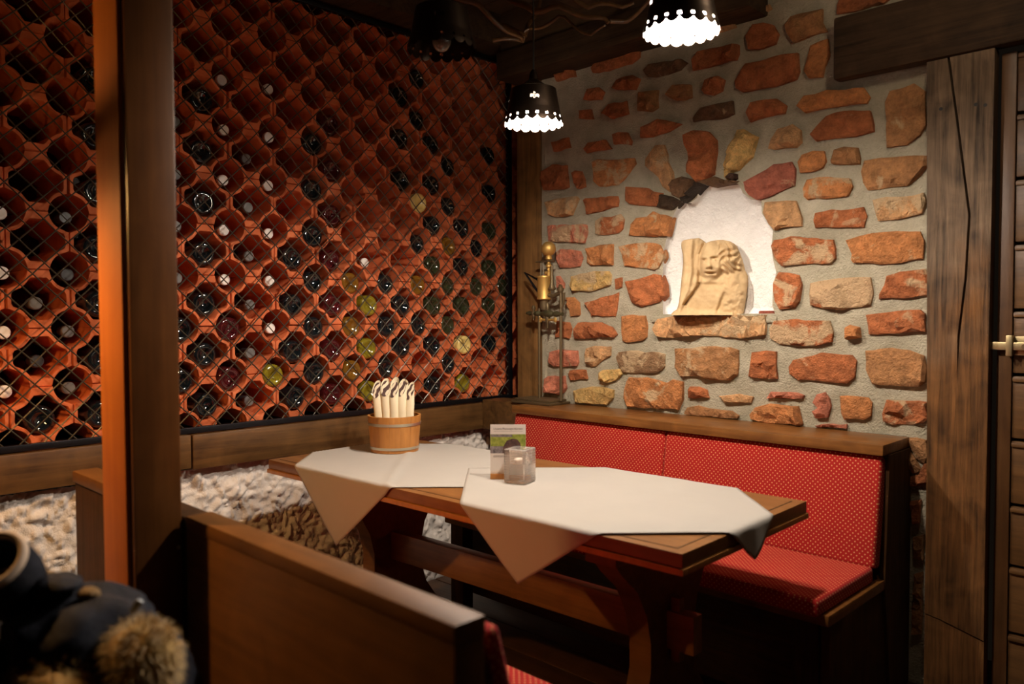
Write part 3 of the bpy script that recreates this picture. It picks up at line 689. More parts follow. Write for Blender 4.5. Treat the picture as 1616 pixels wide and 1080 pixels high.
def lay_bottle(c, j, code, rnd):
    y = CY+CPY*c; z = CZ-CPZ*j
    zz = z-(.0628-RB_-.001) if rnd else z-.014
    if rnd: row, colm = 6-j, 9-c; kind = 'round'
    else: row, colm = int(6.5-j-.5), int(8.5-c); kind = 'pointed'
    lab = '%s, %s %s-hole row up, %s column from the corner' % (DESC[code], ORD[row], kind, ORD[colm])
    x = TX-(.012 if rnd else .016)-random.uniform(0, .014)
    if code in 'wWgk':
        o = bpy.data.objects.new('wine_bottle', neck_me['o' if code == 'W' else 'b']); x = TX-.030-random.uniform(0, .02)
        k = 'w' if code == 'W' else code
        kids = [(cap_me[k], 'capsule'), (gold_me if code == 'W' else slv_me[k], 'neck_label' if code == 'W' else 'neck_sleeve')]
    else:
        o = bpy.data.objects.new('wine_bottle', base_me[code]); kids = []
        if code == 'y': x = TX-.008
    COL.objects.link(o); o.location = (x, y+random.uniform(-.002, .002), zz); o.rotation_euler = (random.uniform(0, 6.2), random.uniform(-.01, .01), random.uniform(-.02, .02))
    tag(o, lab, 'bottle', 'wine bottles in the clay rack')
    for me, nm in kids:
        q = bpy.data.objects.new(nm, me); COL.objects.link(q); q.parent = o
for c, d in circ.items():
    for j, k in d.items(): lay_bottle(c, j, k, True)
for c, d in diam.items():
    for j, k in d.items(): lay_bottle(c, j, k, False)

# ------------------------------------------------------------------ wire screens
def screen(name, ya, yb, za, zb, label, xs=-3.005):
    t = thing(name, (xs, (ya+yb)/2, za), label, 'wire screen')
    p = .074; rad = .0025; mbw = MB()
    def wire(k, sgn):
        # line: z - sgn*y = k  clipped to the rectangle
        pts = []
        lo = max(ya, min((za-k)*sgn, (zb-k)*sgn)); hi = min(yb, max((za-k)*sgn, (zb-k)*sgn))
        if hi-lo < .01: return
        n = max(2, int((hi-lo)/(p/4))+1)
        for i in range(n+1):
            y = lo+(hi-lo)*i/n; z = k+sgn*y
            ph = (y/p*2)*PI
            pts.append((xs+sgn*.0022*math.cos(ph+k/p*PI), y, z))
        mbw.tube(pts, rad, 4, False)
    k = za-yb
    k = math.floor(k/p)*p
    while k < zb-ya: wire(k, 1); k += p
    k = math.floor((za+ya)/p)*p
    while k < zb+yb: wire(k, -1); k += p
    o = mbw.build('wire_mesh', M['wire'], t, smooth=60); o['kind'] = 'stuff'
    f = .012
    box('bottom_rail', (xs-.012, ya-f, za-.014), (xs+.012, yb+f, za+.008), M['iron'], t, .002)
    box('top_rail', (xs-.012, ya-f, zb-.008), (xs+.012, yb+f, zb+.014), M['iron'], t, .002)
    box('side_bar', (xs-.012, ya-f, za+.008), (xs+.012, ya+f, zb-.008), M['iron'], t, .002)
    box('side_bar', (xs-.012, yb-f, za+.008), (xs+.012, yb+f, zb-.008), M['iron'], t, .002)
    return t
screen('wire_screen', 1.115, 3.035, .866, 2.62, 'large black woven wire screen in front of the wine rack')
screen('wire_screen', -.3, 1.09, .868, 2.62, 'woven wire screen left of and behind the big square post')

# ------------------------------------------------------------------ timber posts, lintel, door
tag(box('corner_post', (-2.868, 2.952, .85), (-2.705, 3.12, 2.47), M['corner'], None, .01), 'old brown timber post in the corner between wine rack and stone wall', 'post')
def booth_post():
    t = thing('booth_post', (-1.79, .67, 0), 'big square varnished wooden post standing at the near bench', 'post')
    MB().box((-1.866, .614, 0), (-1.70, .7145, 2.80), .006).build('shaft', M['post'], t)
    MB().box((-1.852, .605, 0), (-1.716, .616, 2.80), .003).build('facing_strip', M['post_orange'], t)
    MB().sphere((-1.699, .705, .805), .006, 8, 6).build('screw_head', M['latch'], t)
booth_post()
def old_post():  # built of two halves
    # weathered timber with a long open crack: two halves that part at the top
    t = thing('door_post', (-.80, 2.93, 0), 'weathered cracked timber post right of the stone wall', 'post')
    def P(u, v, y): return px(u, v, 1, y)
    xl = [P(u, v, 2.90).x for u, v in ((1463, 100), (1464, 400), (1463, 700), (1456, 1060))]
    zs = [2.14, 1.36, .86, 0.0]
    crk = [(1497, 100), (1512, 200), (1530, 340), (1524, 440), (1513, 530), (1510, 610)]
    ck = [(P(u, v, 2.90).x, P(u, v, 2.90).z) for u, v in crk]; ck[0] = (ck[0][0], 2.14)
    xr = -.703
    low = .278
    left = [(xl[0], 2.14), (xl[1], 1.36), (xl[2], .86), (xl[3]+.004, low)] + [(xl[3]+.06, low-.01)] + [(a-.0035*(i < 5), b_) for i, (a, b_) in reversed(list(enumerate(ck)))]
    right = [(a+.0045*(i < 5), b_) for i, (a, b_) in enumerate(ck)] + [(xl[3]+.06, low-.01), (xr, low-.045), (xr, 1.2), (xr+.004, 2.14)]
    def solid(poly, y0, y1, mat, nm):
        return MB().prism([(p[0], p[1]) for p in poly], y0, y1, 1).build(nm, mat, t, smooth=25)
    solid(left, 2.898, 2.948, M['timber'], 'left_half'); solid(right, 2.896, 2.948, M['timber'], 'right_half')
    solid([(xl[3]+.004, low-.004), (xl[3]+.06, low-.014), (xr, low-.049), (xr, 0), (xl[3]+.004, 0)], 2.90, 2.948, M['timber'], 'foot_block')
    mbk = MB()
    for u, v in ((1540, 165), (1555, 166), (1485, 172)):
        q = P(u, v, 2.896); mbk.lathe([(.0005, -.001), (.006, -.001), (.005, .004)], (q.x, 2.896, q.z), 8, 'Y')
    mbk.build('nail_hole', M['cord'], t)
old_post()
tag(box('lintel_beam', (-1.212, 2.885, 2.143), (.8, 2.948, 2.365), M['timber_x'], None, .012), 'heavy dark timber lintel over the old post and door', 'beam')
def door():
    t = thing('door_1', (-.25, 2.96, 0), None, None); t['kind'] = 'structure'
    yb = 2.955
    MB().box((-.700, 2.99, 0), (.35, 3.03, 2.14), 0).build('door_core', M['wood_dark_z'], t)
    MB().box((-.690, yb-.012, .01), (-.648, 3.0, 2.13), .003).build('stile', M['door_z'], t)
    MB().box((.25, yb-.012, .01), (.34, 3.0, 2.13), .003).build('stile', M['door_z'], t)
    zs = [.02, .26, .48, .68, .891, 1.101, 1.308, 1.521, 1.727, 1.934, 2.13]
    for a, b_ in zip(zs[:-1], zs[1:]):
        MB().box((-.647, yb-.004, a+.006), (.249, 3.0, b_-.004), .005).build('board', M['door'], t)
        MB().box((-.646, yb-.012, b_-.022), (.248, yb-.003, b_-.008), .004).build('board_lip', M['door'], t)
door()
def latch():
    a = px(1590, 530, 1, 2.93); b_ = px(1590, 562, 1, 2.93)
    t = thing('door_bolt', (-.65, 2.93, b_.z), 'small brass sliding bolt on the door edge', 'bolt')
    z0, z1 = b_.z, a.z; zc = (z0+z1)/2
    MB().box((-.655, 2.934, zc-.030), (-.52, 2.943, zc+.030), .002).build('back_plate', M['latch'], t)
    MB().box((-.706, 2.915, zc-.013), (-.50, 2.931, zc+.012), .003).build('slide_bar', M['latch'], t)
    for x in (-.650, -.545):
        MB().box((x-.008, 2.908, zc-.032), (x+.010, 2.938, zc+.034), .003).build('guide', M['latch'], t)
    MB().lathe([(.009, 0), (.006, .01), (.006, .018), (.010, .024), (.010, .03), (.004, .034)], (-.60, 2.915-.034, zc), 12, 'Y').build('knob', M['bronze'], t)
latch()

# ------------------------------------------------------------------ corner bench along the stone wall
def cushion(name, a, b, bev, mat, parent, M4=None):
    o = MB().box(a, b, bev, M4, 4).build(name, mat, parent, smooth=60); boxuv(o); return o
def wall_bench():
    t = thing('wall_bench', (-1.8, 2.6, 0), 'wooden bench with red dotted cushions below the stone wall', 'bench')
    xr = -.955; xs = px(1040, 700, 1, 2.67).x
    box('top_rail', (-2.66, 2.700, .832), (xr, 2.952, .868), M['rail'], t, .004)
    box('back_panel', (-2.66, 2.755, .40), (xr-.012, 2.80, .832), M['wood_dark'], t, .003)
    box('rail_fillet', (-2.66, 2.735, .818), (xr-.004, 2.76, .832), M['wood_dark'], t, .002)
    # end panel of the back
    MB().prism([(2.745, .868-.037), (2.952, .868-.037), (2.952, 0), (2.78, 0), (2.715, .40)], xr-.012, xr+.006, 0).build('back_end_panel', M['wood_dark_z'], t)
    # leaning back cushions
    L = Matrix.Translation((0, 2.655, .465)) @ Matrix.Rotation(math.radians(-9.5), 4, 'X')
    cushion('back_cushion', (-2.655, .0, .0), (xs-.001, .055, .372), .016, M['red'], t, L)
    cushion('back_cushion', (xs+.001, .0, .0), (xr-.008, .055, .372), .016, M['red'], t, L)
    cushion('seat_cushion', (-2.62, 2.235, .418), (xr-.012, 2.665, .472), .016, M['red'], t)
    box('seat_board', (-2.66, 2.275, .385), (xr+.004, 2.80, .419), M['rail'], t, .005)
    box('front_panel', (-2.66, 2.40, .05), (xr-.05, 2.425, .385), M['wood_dark'], t, .003)
    box('seat_end_panel', (xr-.035, 2.31, 0), (xr-.004, 2.77, .385), M['wood_dark_z'], t, .004)
    box('leg', (xr-.12, 2.31, 0), (xr-.04, 2.37, .385), M['wood_dark_z'], t, .004)
    box('leg', (-2.66, 2.31, 0), (-2.58, 2.37, .385), M['wood_dark_z'], t, .004)
wall_bench()

# ------------------------------------------------------------------ near bench (back turned to the camera)
def near_bench():
    t = thing('near_bench', (-1.3, .85, 0), 'near wooden bench with its plain back turned to the camera', 'bench')
    yb = .7165
    MB().box((-1.69, yb, 0), (-.818, yb+.058, .868), .005).build('back_board', M['bench'], t)
    MB().box((-2.415, yb, 0), (-1.694, yb+.058, .868), .005).build('back_board', M['wood_dark_z'], t)  # same bench back, its shade put in as a darker wood colour
    MB().box((-1.69, yb-.0015, .842), (-.8165, yb+.0595, .872), .006).build('top_rail', M['bench'], t)
    MB().box((-2.417, yb-.006, .840), (-1.868, yb+.062, .872), .006).build('top_rail', M['bench'], t)
    L = Matrix.Translation((0, .892, .462)) @ Matrix.Rotation(math.radians(15.5), 4, 'X')
    MB().prism([(.7755, .852), (.886, .455), (.886, .40), (.7755, .40)], -.862, -.836, 0).build('end_wedge', M['wood_dark_z'], t)
    MB().prism([(.7755, .852), (.886, .455), (.886, .40), (.7755, .40)], -2.41, -2.384, 0).build('end_wedge', M['wood_dark_z'], t)
    cushion('back_cushion', (-2.40, .0, .0), (-.832, .030, .386), .013, M['red'], t, L)
    cushion('seat_cushion', (-2.40, .905, .418), (-.84, 1.325, .472), .018, M['red'], t)
    box('seat_board', (-2.41, .78, .385), (-.825, 1.31, .418), M['bench'], t, .005)
    for x in (-2.41, -.875):
        box('end_panel', (x, .78, 0), (x+.04, 1.28, .385), M['wood_dark_z'], t, .004)
near_bench()

# ------------------------------------------------------------------ table
TR = .031; TC = Vector((-.992, 1.562)); TL, TW = 1.80, .70; TZ = .75
td = Vector((math.cos(TR), math.sin(TR))); tn = Vector((-td.y, td.x))
def tpt(a, b_, z=0): # a: distance from the right end towards the left, b: from the near edge
    q = TC - td*a + tn*b_; return Vector((q.x, q.y, z))
TM = Matrix.Translation((TC.x, TC.y, 0)) @ Matrix.Rotation(TR, 4, 'Z')
def table():
    o0 = tpt(TL/2, TW/2); t = thing('dining_table', o0, 'long brown trestle table under two white cloths', 'table')
    MB().box((-TL, 0, .716), (0, TW, TZ), .0025, TM).build('tabletop', M['table'], t)
    e = MB()
    for a, b_ in (((-TL-.005, -.005, .699), (.005, .022, .7155)), ((-TL-.005, TW-.022, .699), (.005, TW+.005, .7155)), ((-.022, .022, .699), (.005, TW-.022, .7155)), ((-TL-.005, .022, .699), (-TL+.022, TW-.022, .7155))):
        e.box(a, b_, .003, TM)
    e.build('edge_moulding', M['tub'], t)
    g = MB()
    for a, b_ in (((-TL+.03, .030, TZ-.0005), (-.03, .034, TZ+.001)), ((-.034, .034, TZ-.0005), (-.03, TW-.03, TZ+.001))): g.box(a, b_, 0, TM)
    g.build('inlay_line', M['wood_dark'], t)
    prof = [(.06, .70), (.06, .665), (.10, .62), (.17, .56), (.215, .48), (.235, .40), (.235, .32), (.21, .24), (.16, .17), (.085, .12), (.05, .10), (.04, .06), (.04, 0)]
    poly = prof + [(TW-a, b_) for a, b_ in reversed(prof)]
    for k, x in enumerate((-.27, -TL+.31)):
        mb_ = MB(); mb_.prism(poly, x-.035, x+.035, 0); mb_.v = [TM @ p for p in mb_.v]
        tr = mb_.build('trestle', M['bench'], t, smooth=35)
        MB().box((x-.05, .05, .655), (x+.05, TW-.05, .70), .006, TM).build('trestle_head', M['bench'], tr)
        MB().box((x-.055, .03, 0), (x+.055, TW-.03, .05), .008, TM).build('trestle_foot', M['bench'], tr)
    MB().box((-TL+.16, .315, .365), (-.15, .36, .472), .004, TM).build('stretcher', M['table'], t)
    for x in (-.27+.056, -TL+.31-.056):
        MB().box((x-.014, .325, .33), (x+.014, .35, .51), .003, TM).build('wedge', M['table'], t)
table()

# ------------------------------------------------------------------ tablecloths (square cloths laid cornerwise)
def cloth(name, xm, xM, sm, sM, label, hang, lift=0.0, seed=0, crease=None, n=76):
    """square in the diagonal axes d=x-y in [xm,xM], s=x+y in [sm,sM]; what lies beyond the table edge hangs down"""
    vs = []; fs = []
    for j in range(n+1):
        for i in range(n+1):
            d = xm+(xM-xm)*i/n; s_ = sm+(sM-sm)*j/n
            x = (d+s_)/2; y = (s_-d)/2
            q = Vector((x, y))-TC; a = -q.dot(td); b_ = q.dot(tn)   # a: from right end, b: from near edge
            z = TZ+.003+lift
            wv = .0012*noise.noise(Vector((x*5, y*5, seed)))
            if crease:
                # a soft pressed fold running across the cloth
                (c0, c1) = crease; e = (Vector(c1)-Vector(c0)).normalized(); nn = Vector((-e.y, e.x)); dd = (Vector((x, y))-Vector(c0)).dot(nn)
                wv += .006*math.exp(-(dd/.018)**2)
            z += abs(wv)
            def over(t_):  # arc length beyond an edge -> (outward, down)
                r = .006; arc = r*PI/2
                if t_ <= 0: return t_, 0
                if t_ < arc: th = t_/r; return r*math.sin(th), r*(1-math.cos(th))
                return r, r+(t_-arc)*hang
            oa, da = over(-a); ob, db = over(-b_); oc, dc = over(b_-TW); od, dd_ = over(a-TL)
            drop = max(da, db, dc, dd_)
            flare = 0
            if a < 0: a = -oa-lift
            if b_ < 0: b_ = -ob-lift-.02*max(0, db-.01)*(1+noise.noise(Vector((x*6, seed, 0))))
            if b_ > TW: b_ = TW+oc+lift
            if a > TL: a = TL+od+lift
            if da > .01: a -= .25*(da-.01)*(.5+.9*noise.noise(Vector((y*11, seed+3, 0))))
            p = tpt(a, b_, z-drop); vs.append(p)
    for j in range(n):
        for i in range(n):
            k = j*(n+1)+i; fs.append([k, k+1, k+n+2, k+n+1])
    o = MB().add(vs, fs).build(name, M['cloth'], None, smooth=0)
    for p in o.data.polygons: p.use_smooth = True
    md = o.modifiers.new('thick', 'SOLIDIFY'); md.thickness = .0012; md.offset = 1
    return tag(o, label, 'tablecloth', 'white tablecloths')
cloth('tablecloth', -4.77, -3.56, -1.095, .11, 'white tablecloth under the napkin tub at the far left table end', .86, 0, 1, ((-2.70, 2.15), (-2.09, 1.55)))
cloth('tablecloth', -3.985, -2.776, -.19, 1.023, 'white tablecloth on the nearer right half of the table', .74, .0022, 5)

# ------------------------------------------------------------------ napkin tub with paper cutlery pouches
TUB = px(609, 714, 2, TZ+.006)+Vector((-.015, .055, 0)); TUB.z = TZ+.006
TS = 1.0
def tub():
    t = thing('napkin_tub', TUB, 'round wooden stave tub with two metal hoops on the table', 'tub')
    d = (TUB-CP).length; r1 = 41.5/FPX*d*.985; r0 = r1*.895; H = 54/FPX*d*1.02; n = 15
    for k in range(n):
        vs = []; fs = []; m_ = 4
        hh = H*(1 if True else 1)
        for (rad, z) in ((r0, 0), (r1, hh), (r1-.009, hh), (r0-.009, .012)):
            for i in range(m_+1):
                th = 2*PI*(k+(i/m_)*.985)/n
                vs.append(TUB+Vector((rad*math.cos(th), rad*math.sin(th), z)))
        q = m_+1
        for a in range(4):
            b_ = (a+1) % 4
            for i in range(m_): fs.append([a*q+i, a*q+i+1, b_*q+i+1, b_*q+i])
        fs.append([0, q, 2*q, 3*q]); fs.append([m_, q+m_, 2*q+m_, 3*q+m_][::-1])
        MB().add(vs, fs).build('stave', M['tub'], t, smooth=30)
    MB().lathe([(r0-.010, 0.004), (r0-.010, .012)], TUB, 24).build('bottom', M['tub'], t)
    for (f0, f1) in ((.085, .155), (.74, .815)):
        ra = r0+(r1-r0)*f0; rb = r0+(r1-r0)*f1
        MB().lathe([(ra+.0004, H*f0), (ra+.0022, H*f0), (rb+.0022, H*f1), (rb+.0004, H*f1)], TUB, 48, 'Z', False).build('hoop', M['steel'], t)
    return r1, H
TUR, TUH = tub()
PSX = CR.normalized(); toward = Vector((-F0.x, -F0.y, 0))
def pouch(k, off, back, lean, ht, label, yawr, rr=.019):
    base = TUB+PSX*off+toward*back+Vector((0, 0, .014)); H = ht
    t = thing('cutlery_pouch', base, label, 'napkin', 'paper cutlery pouches in the tub')
    n = 20; rows = 7; vs = []; fs = []; rimlow = .062
    top = []
    for j in range(rows+1):
        f = j/rows
        for i in range(n):
            th = 2*PI*i/n
            x = rr*(.82+.22*f)*math.cos(th); y = rr*(.62+.12*f)*math.sin(th)
            cut = H-rimlow*.9*(1-math.cos(th-yawr))/2*1.3
            z = cut*f
            p = base+PSX*(x+lean*f*f)+toward*(y*.9-.004*f)+Vector((0, 0, z))
            p += Vector((noise.noise(p*30+Vector((k, 0, 0))), noise.noise(p*30+Vector((0, k, 5))), 0))*.002
            vs.append(p)
            if j == rows: top.append(p)
    for j in range(rows):
        for i in range(n):
            q = (i+1) % n; fs.append([j*n+i, j*n+q, (j+1)*n+q, (j+1)*n+i])
    fs.append(list(range(n))[::-1])
    o = MB().add(vs, fs).build('sleeve', M['paper'], t, smooth=70)
    c = sum(top, Vector())/n
    vs2 = [c+(p-c)*.86-Vector((0, 0, .004)) for p in top]+[c+(p-c)*.5+Vector((0, 0, -.002)) for p in top]+[c+Vector((0, 0, -.004))]
    fs2 = [[i, (i+1) % n, n+(i+1) % n, n+i] for i in range(n)]+[[n+i, n+(i+1) % n, 2*n] for i in range(n)]
    MB().add(vs2, fs2).build('folded_napkin', M['napkin'], t, smooth=70)
W5 = ['leftmost cream paper pouch in the tub', 'second cream paper pouch from the left in the tub', 'middle cream paper pouch in the tub', 'second cream paper pouch from the right in the tub', 'rightmost cream paper pouch in the tub']
for k in range(5):
    pouch(k, -.058+k*.0295, .016-abs(k-2)*.004, (-.012, -.006, 0, .001, .004)[k], (.268, .276, .272, .275, .262)[k], W5[k], (-1.25, -1.5, -1.2, -1.1, -1.05)[k])
for k in range(3):
    pouch(7+k, -.036+k*.034, -.022, (-.004, 0, .004)[k], (.274, .279, .268)[k], ['rear left cream pouch behind the front row in the tub', 'rear middle cream pouch behind the front row in the tub', 'rear right cream pouch behind the front row in the tub'][k], -1.3)

# ------------------------------------------------------------------ menu card in its wooden foot, glass light
def menu():
    z0 = TZ+.0075
    A = px(774, 756, 2, z0)+Vector((-.0, .0, 0)); wpx = 56
    d = (A-CP).dot(CF); Wd = wpx/FPX*d; Hh = 86/FPX*d
    base = A+PSX*(Wd/2)
    t = thing('menu_card', base, 'small printed table card standing in a wooden foot', 'menu card')
    def fr(a, h, dep): # a: along the card from the left, h: height, dep: towards the viewer
        return A+PSX*a+toward*dep+Vector((0, 0, h))
    def bx(a0, a1, h0, h1, d0, d1, nm, mat, par):
        mb_ = MB(); vs = [fr(a, h, d_) for d_ in (d0, d1) for h in (h0, h1) for a in (a0, a1)]
        mb_.add(vs, [[0, 1, 3, 2], [4, 6, 7, 5], [0, 4, 5, 1], [2, 3, 7, 6], [0, 2, 6, 4], [1, 5, 7, 3]])
        return mb_.build(nm, mat, par, smooth=0)
    bx(0, Wd, 0, .017, -.02, .006, 'wooden_foot', M['tub'], t)
    c = bx(0.0, Wd, .016, Hh, -.003, -.0015, 'card', M['card'], t)
    e = -.0014
    bx(0.0005, Wd-.0005, Hh*.47, Hh*.82, -.0016, e, 'meadow_print', M['green'], c)
    bx(0.0005, Wd*.42, Hh*.47, Hh*.60, e-.0001, e+.0002, 'road_print', M['road'], c)
    bx(Wd*.02, Wd*.62, Hh*.77, Hh*.815, e-.0001, e+.0002, 'house_print', M['road'], c)
    dome = [(Wd*.34, Hh*.47), (Wd*.37, Hh*.60), (Wd*.46, Hh*.70), (Wd*.62, Hh*.74), (Wd*.76, Hh*.725), (Wd*.84, Hh*.66), (Wd*.87, Hh*.56), (Wd*.86, Hh*.47)]
    nD = len(dome)
    MB().add([fr(a, h, e+.0003) for a, h in dome]+[fr(a, h, e-.0001) for a, h in dome], [list(range(nD)), [nD+i for i in range(nD)][::-1]]+[[i, (i+1) % nD, nD+(i+1) % nD, nD+i] for i in range(nD)]).build('wagon_print', M['wagon'], c, smooth=0)
    for i, h in enumerate((.43, .415, .40)):
        bx(Wd*.08, Wd*(.60-.06*i), Hh*h-.0006, Hh*h+.0004, e-.0001, e+.0001, 'small_print', M['ink'], c)
    bx(Wd*.10, Wd*.92, Hh*.872, Hh*.876, e-.0001, e+.0001, 'small_print', M['ink'], c)
    cu = bpy.data.curves.new('headline', 'FONT'); cu.body = 'Unsere Planwagenfahrten'; cu.size = 1; cu.extrude = .01
    tmp = bpy.data.objects.new('headline', cu); COL.objects.link(tmp)
    dg = bpy.context.evaluated_depsgraph_get(); me = bpy.data.meshes.new_from_object(tmp.evaluated_get(dg)); bpy.data.objects.remove(tmp)
    xs = [v.co.x for v in me.vertices]; sc_ = Wd*.82/(max(xs)-min(xs)); x0 = min(xs)
    off = wloc(c)
    for v in me.vertices: v.co = fr(Wd*.09+(v.co.x-x0)*sc_, Hh*.905+v.co.y*sc_, e+.0002+v.co.z*sc_)-off
    me.materials.append(M['ink']); o = bpy.data.objects.new('headline', me); COL.objects.link(o); o.parent = c
menu()
def glass_light():
    z0 = TZ+.0075; a = px(806, 764, 2, z0); d = (a-CP).dot(CF); Wd = 41/FPX*d; Hh = 54/FPX*d
    c = a+PSX*(Wd*.36)-toward*(Wd*.42); c.z = z0
    t = thing('glass_tealight_holder', c, 'ribbed square frosted glass tealight holder in front of the card', 'candle holder')
    rot = Matrix.Rotation(.30, 3, 'Z')
    rings = []; nz = 11; hw = Wd*.47
    vs = []; fs = []
    def sq(h, z, r=.004):
        out = []
        for sx, sy, a0 in ((1, 1, 0), (-1, 1, PI/2), (-1, -1, PI), (1, -1, 3*PI/2)):
            for k in range(4):
                th = a0+PI/2*k/3
                out.append(c+rot @ Vector((sx*(h-r)+r*math.cos(th), sy*(h-r)+r*math.sin(th), z)))
        return out
    R_ = [sq(hw*.93, 0), sq(hw, .003)]
    for k in range(nz):
        za = .007+(Hh-.018)*k/nz; zb = .007+(Hh-.018)*(k+.75)/nz
        R_ += [sq(hw, za), sq(hw, zb), sq(hw-.0016, zb+.0004), sq(hw-.0016, .007+(Hh-.018)*(k+.97)/nz)]
    R_ += [sq(hw, Hh-.009), sq(hw, Hh-.002), sq(hw-.003, Hh), sq(hw*.68, Hh, .003), sq(hw*.62, Hh-.004, .003), sq(hw*.60, Hh*.55, .003)]
    n = len(R_[0])
    for r_ in R_: vs += r_
    for k in range(len(R_)-1):
        for i in range(n):
            j = (i+1) % n; fs.append([k*n+i, k*n+j, (k+1)*n+j, (k+1)*n+i])
    fs.append(list(range(n))[::-1]); fs.append([(len(R_)-1)*n+i for i in range(n)])
    MB().add(vs, fs).build('glass_block', M['glassblock'], t, smooth=35)
    MB().lathe([(.0165, 0), (.0165, .012), (.015, .012), (.015, .010), (.001, .010)], c+Vector((0, 0, Hh*.55+.0005)), 16, 'Z', False).build('tealight', M['wax'], t)
glass_light()

# ------------------------------------------------------------------ brass apparatus on the rail
def lubricator():
    yc = 2.868; zb = .8685
    def P(u, v): return px(u, v, 1, yc)
    t = thing('brass_steam_fitting', (-2.63, yc, zb), 'antique brass machine fitting on two rods standing on the bench rail', 'brass instrument')
    MB().box((-2.755, 2.79, zb), (-2.50, 2.945, zb+.012), .004).build('base', M['bronze'], t)
    MB().box((-2.742, 2.803, zb+.011), (-2.513, 2.932, zb+.024), .006).build('base_step', M['bronze'], t)
    A, A2 = P(851, 500), P(885, 455)
    MB().tube([(A.x, yc, zb+.02), (A.x, yc, A.z+.04)], .0075, 12).build('rod', M['bronze'], t)
    MB().tube([(A2.x, yc, zb+.02), (A2.x, yc, A2.z)], .0075, 12).build('rod', M['bronze'], t)
    c0, c1 = P(858.5, 473), P(858.5, 436); r = 10.6/FPX*3.87
    MB().lathe([(r*1.02, 0), (r*1.06, .004), (r, .010), (r, c1.z-c0.z-.010), (r*1.07, c1.z-c0.z-.006), (r*1.05, c1.z-c0.z), (r*.3, c1.z-c0.z+.004)], c0, 28).build('oil_cylinder', M['brass'], t)
    MB().lathe([(r*.55, -.05), (r*.7, -.03), (r*.62, -.01), (r*.75, 0)], c0, 18).build('cylinder_neck', M['bronze'], t)
    pl = P(858, 413)
    for u in (853.5, 857.5):
        q = P(u, 436); MB().tube([q, (q.x, q.y, pl.z)], .0032, 8).build('piston_rod', M['steel'], t)
    a, b_ = P(847, 413), P(873, 413)
    MB().box((a.x, yc-.012, pl.z-.003), (b_.x, yc+.012, pl.z+.004), .002).build('cross_plate', M['bronze'], t)
    bl = P(865.5, 393); rb = 11.6/FPX*3.87
    bo = MB().sphere(bl, rb, 28, 18).build('ball', M['brass'], t, smooth=80)
    st = P(866, 438); st.z = c1.z-.002
    hh = bl.z-rb-st.z
    MB().lathe([(.010, 0), (.012, hh*.2), (.007, hh*.28), (.007, hh*.42), (.014, hh*.48), (.014, hh*.56), (.008, hh*.66), (.008, hh*.78), (.017, hh*.86), (.015, hh*1.0), (.008, hh*1.1)], st, 16).build('ball_stem', M['brass'], t)
    MB().sphere(P(862.5, 431), .011, 10, 8, (1.2, 1, .9)).build('elbow', M['brass'], t)
    # side bracket and right column head
    q0, q1 = P(866, 466), P(886, 461)
    MB().tube([q0, (q0.x+.03, yc, q0.z-.006), q1], .010, 10).build('bracket', M['bronze'], t)
    MB().lathe([(.013, -.012), (.016, -.004), (.016, .006), (.010, .010), (.012, .016), (.004, .024)], P(884.5, 457), 14).build('column_nut', M['bronze'], t)
    q = P(871, 452); MB().lathe([(.016, -.02), (.020, -.012), (.014, 0), (.008, .02), (.005, .10)], q, 12).build('side_valve', M['bronze'], t)
    MB().tube([P(890, 462), P(889, 480), P(884, 492)], [.007, .006, .004], 8).build('hook', M['bronze'], t)
    # cross pipe with taps
    pa, pb = P(831, 494.5), P(888, 496)
    n = 13; pts = [pa+(pb-pa)*(i/(n-1)) for i in range(n)]; rr = [.006, .012, .008, .010, .016, .009, .013, .018, .018, .010, .015, .010, .008]
    MB().tube(pts, rr, 12).build('cross_pipe', M['verdigris'], t)
    for (u, v0, v1) in ((842, 482, 506), (864, 478, 518)):
        a, b_ = P(u, v1), P(u, v0); L = b_.z-a.z
        MB().lathe([(.004, 0), (.006, L*.2), (.011, L*.3), (.012, L*.55), (.006, L*.65), (.010, L*.78), (.010, L*.9), (.004, L)], a, 12).build('tap', M['bronze'], t)
    a, b_ = P(853, 505), P(876, 505); MB().tube([a, b_], .006, 8).build('wing_handle', M['brass'], t)
    for q in (a, b_): MB().sphere(q, .011, 10, 8, (1, .6, 1.2)).build('wing', M['brass'], t)
    l0, l1, l2 = P(849, 442), P(828, 430), P(849, 461)
    MB().tube([l0, l1, l2], .006, 8).build('lever', M['iron'], t)
lubricator()

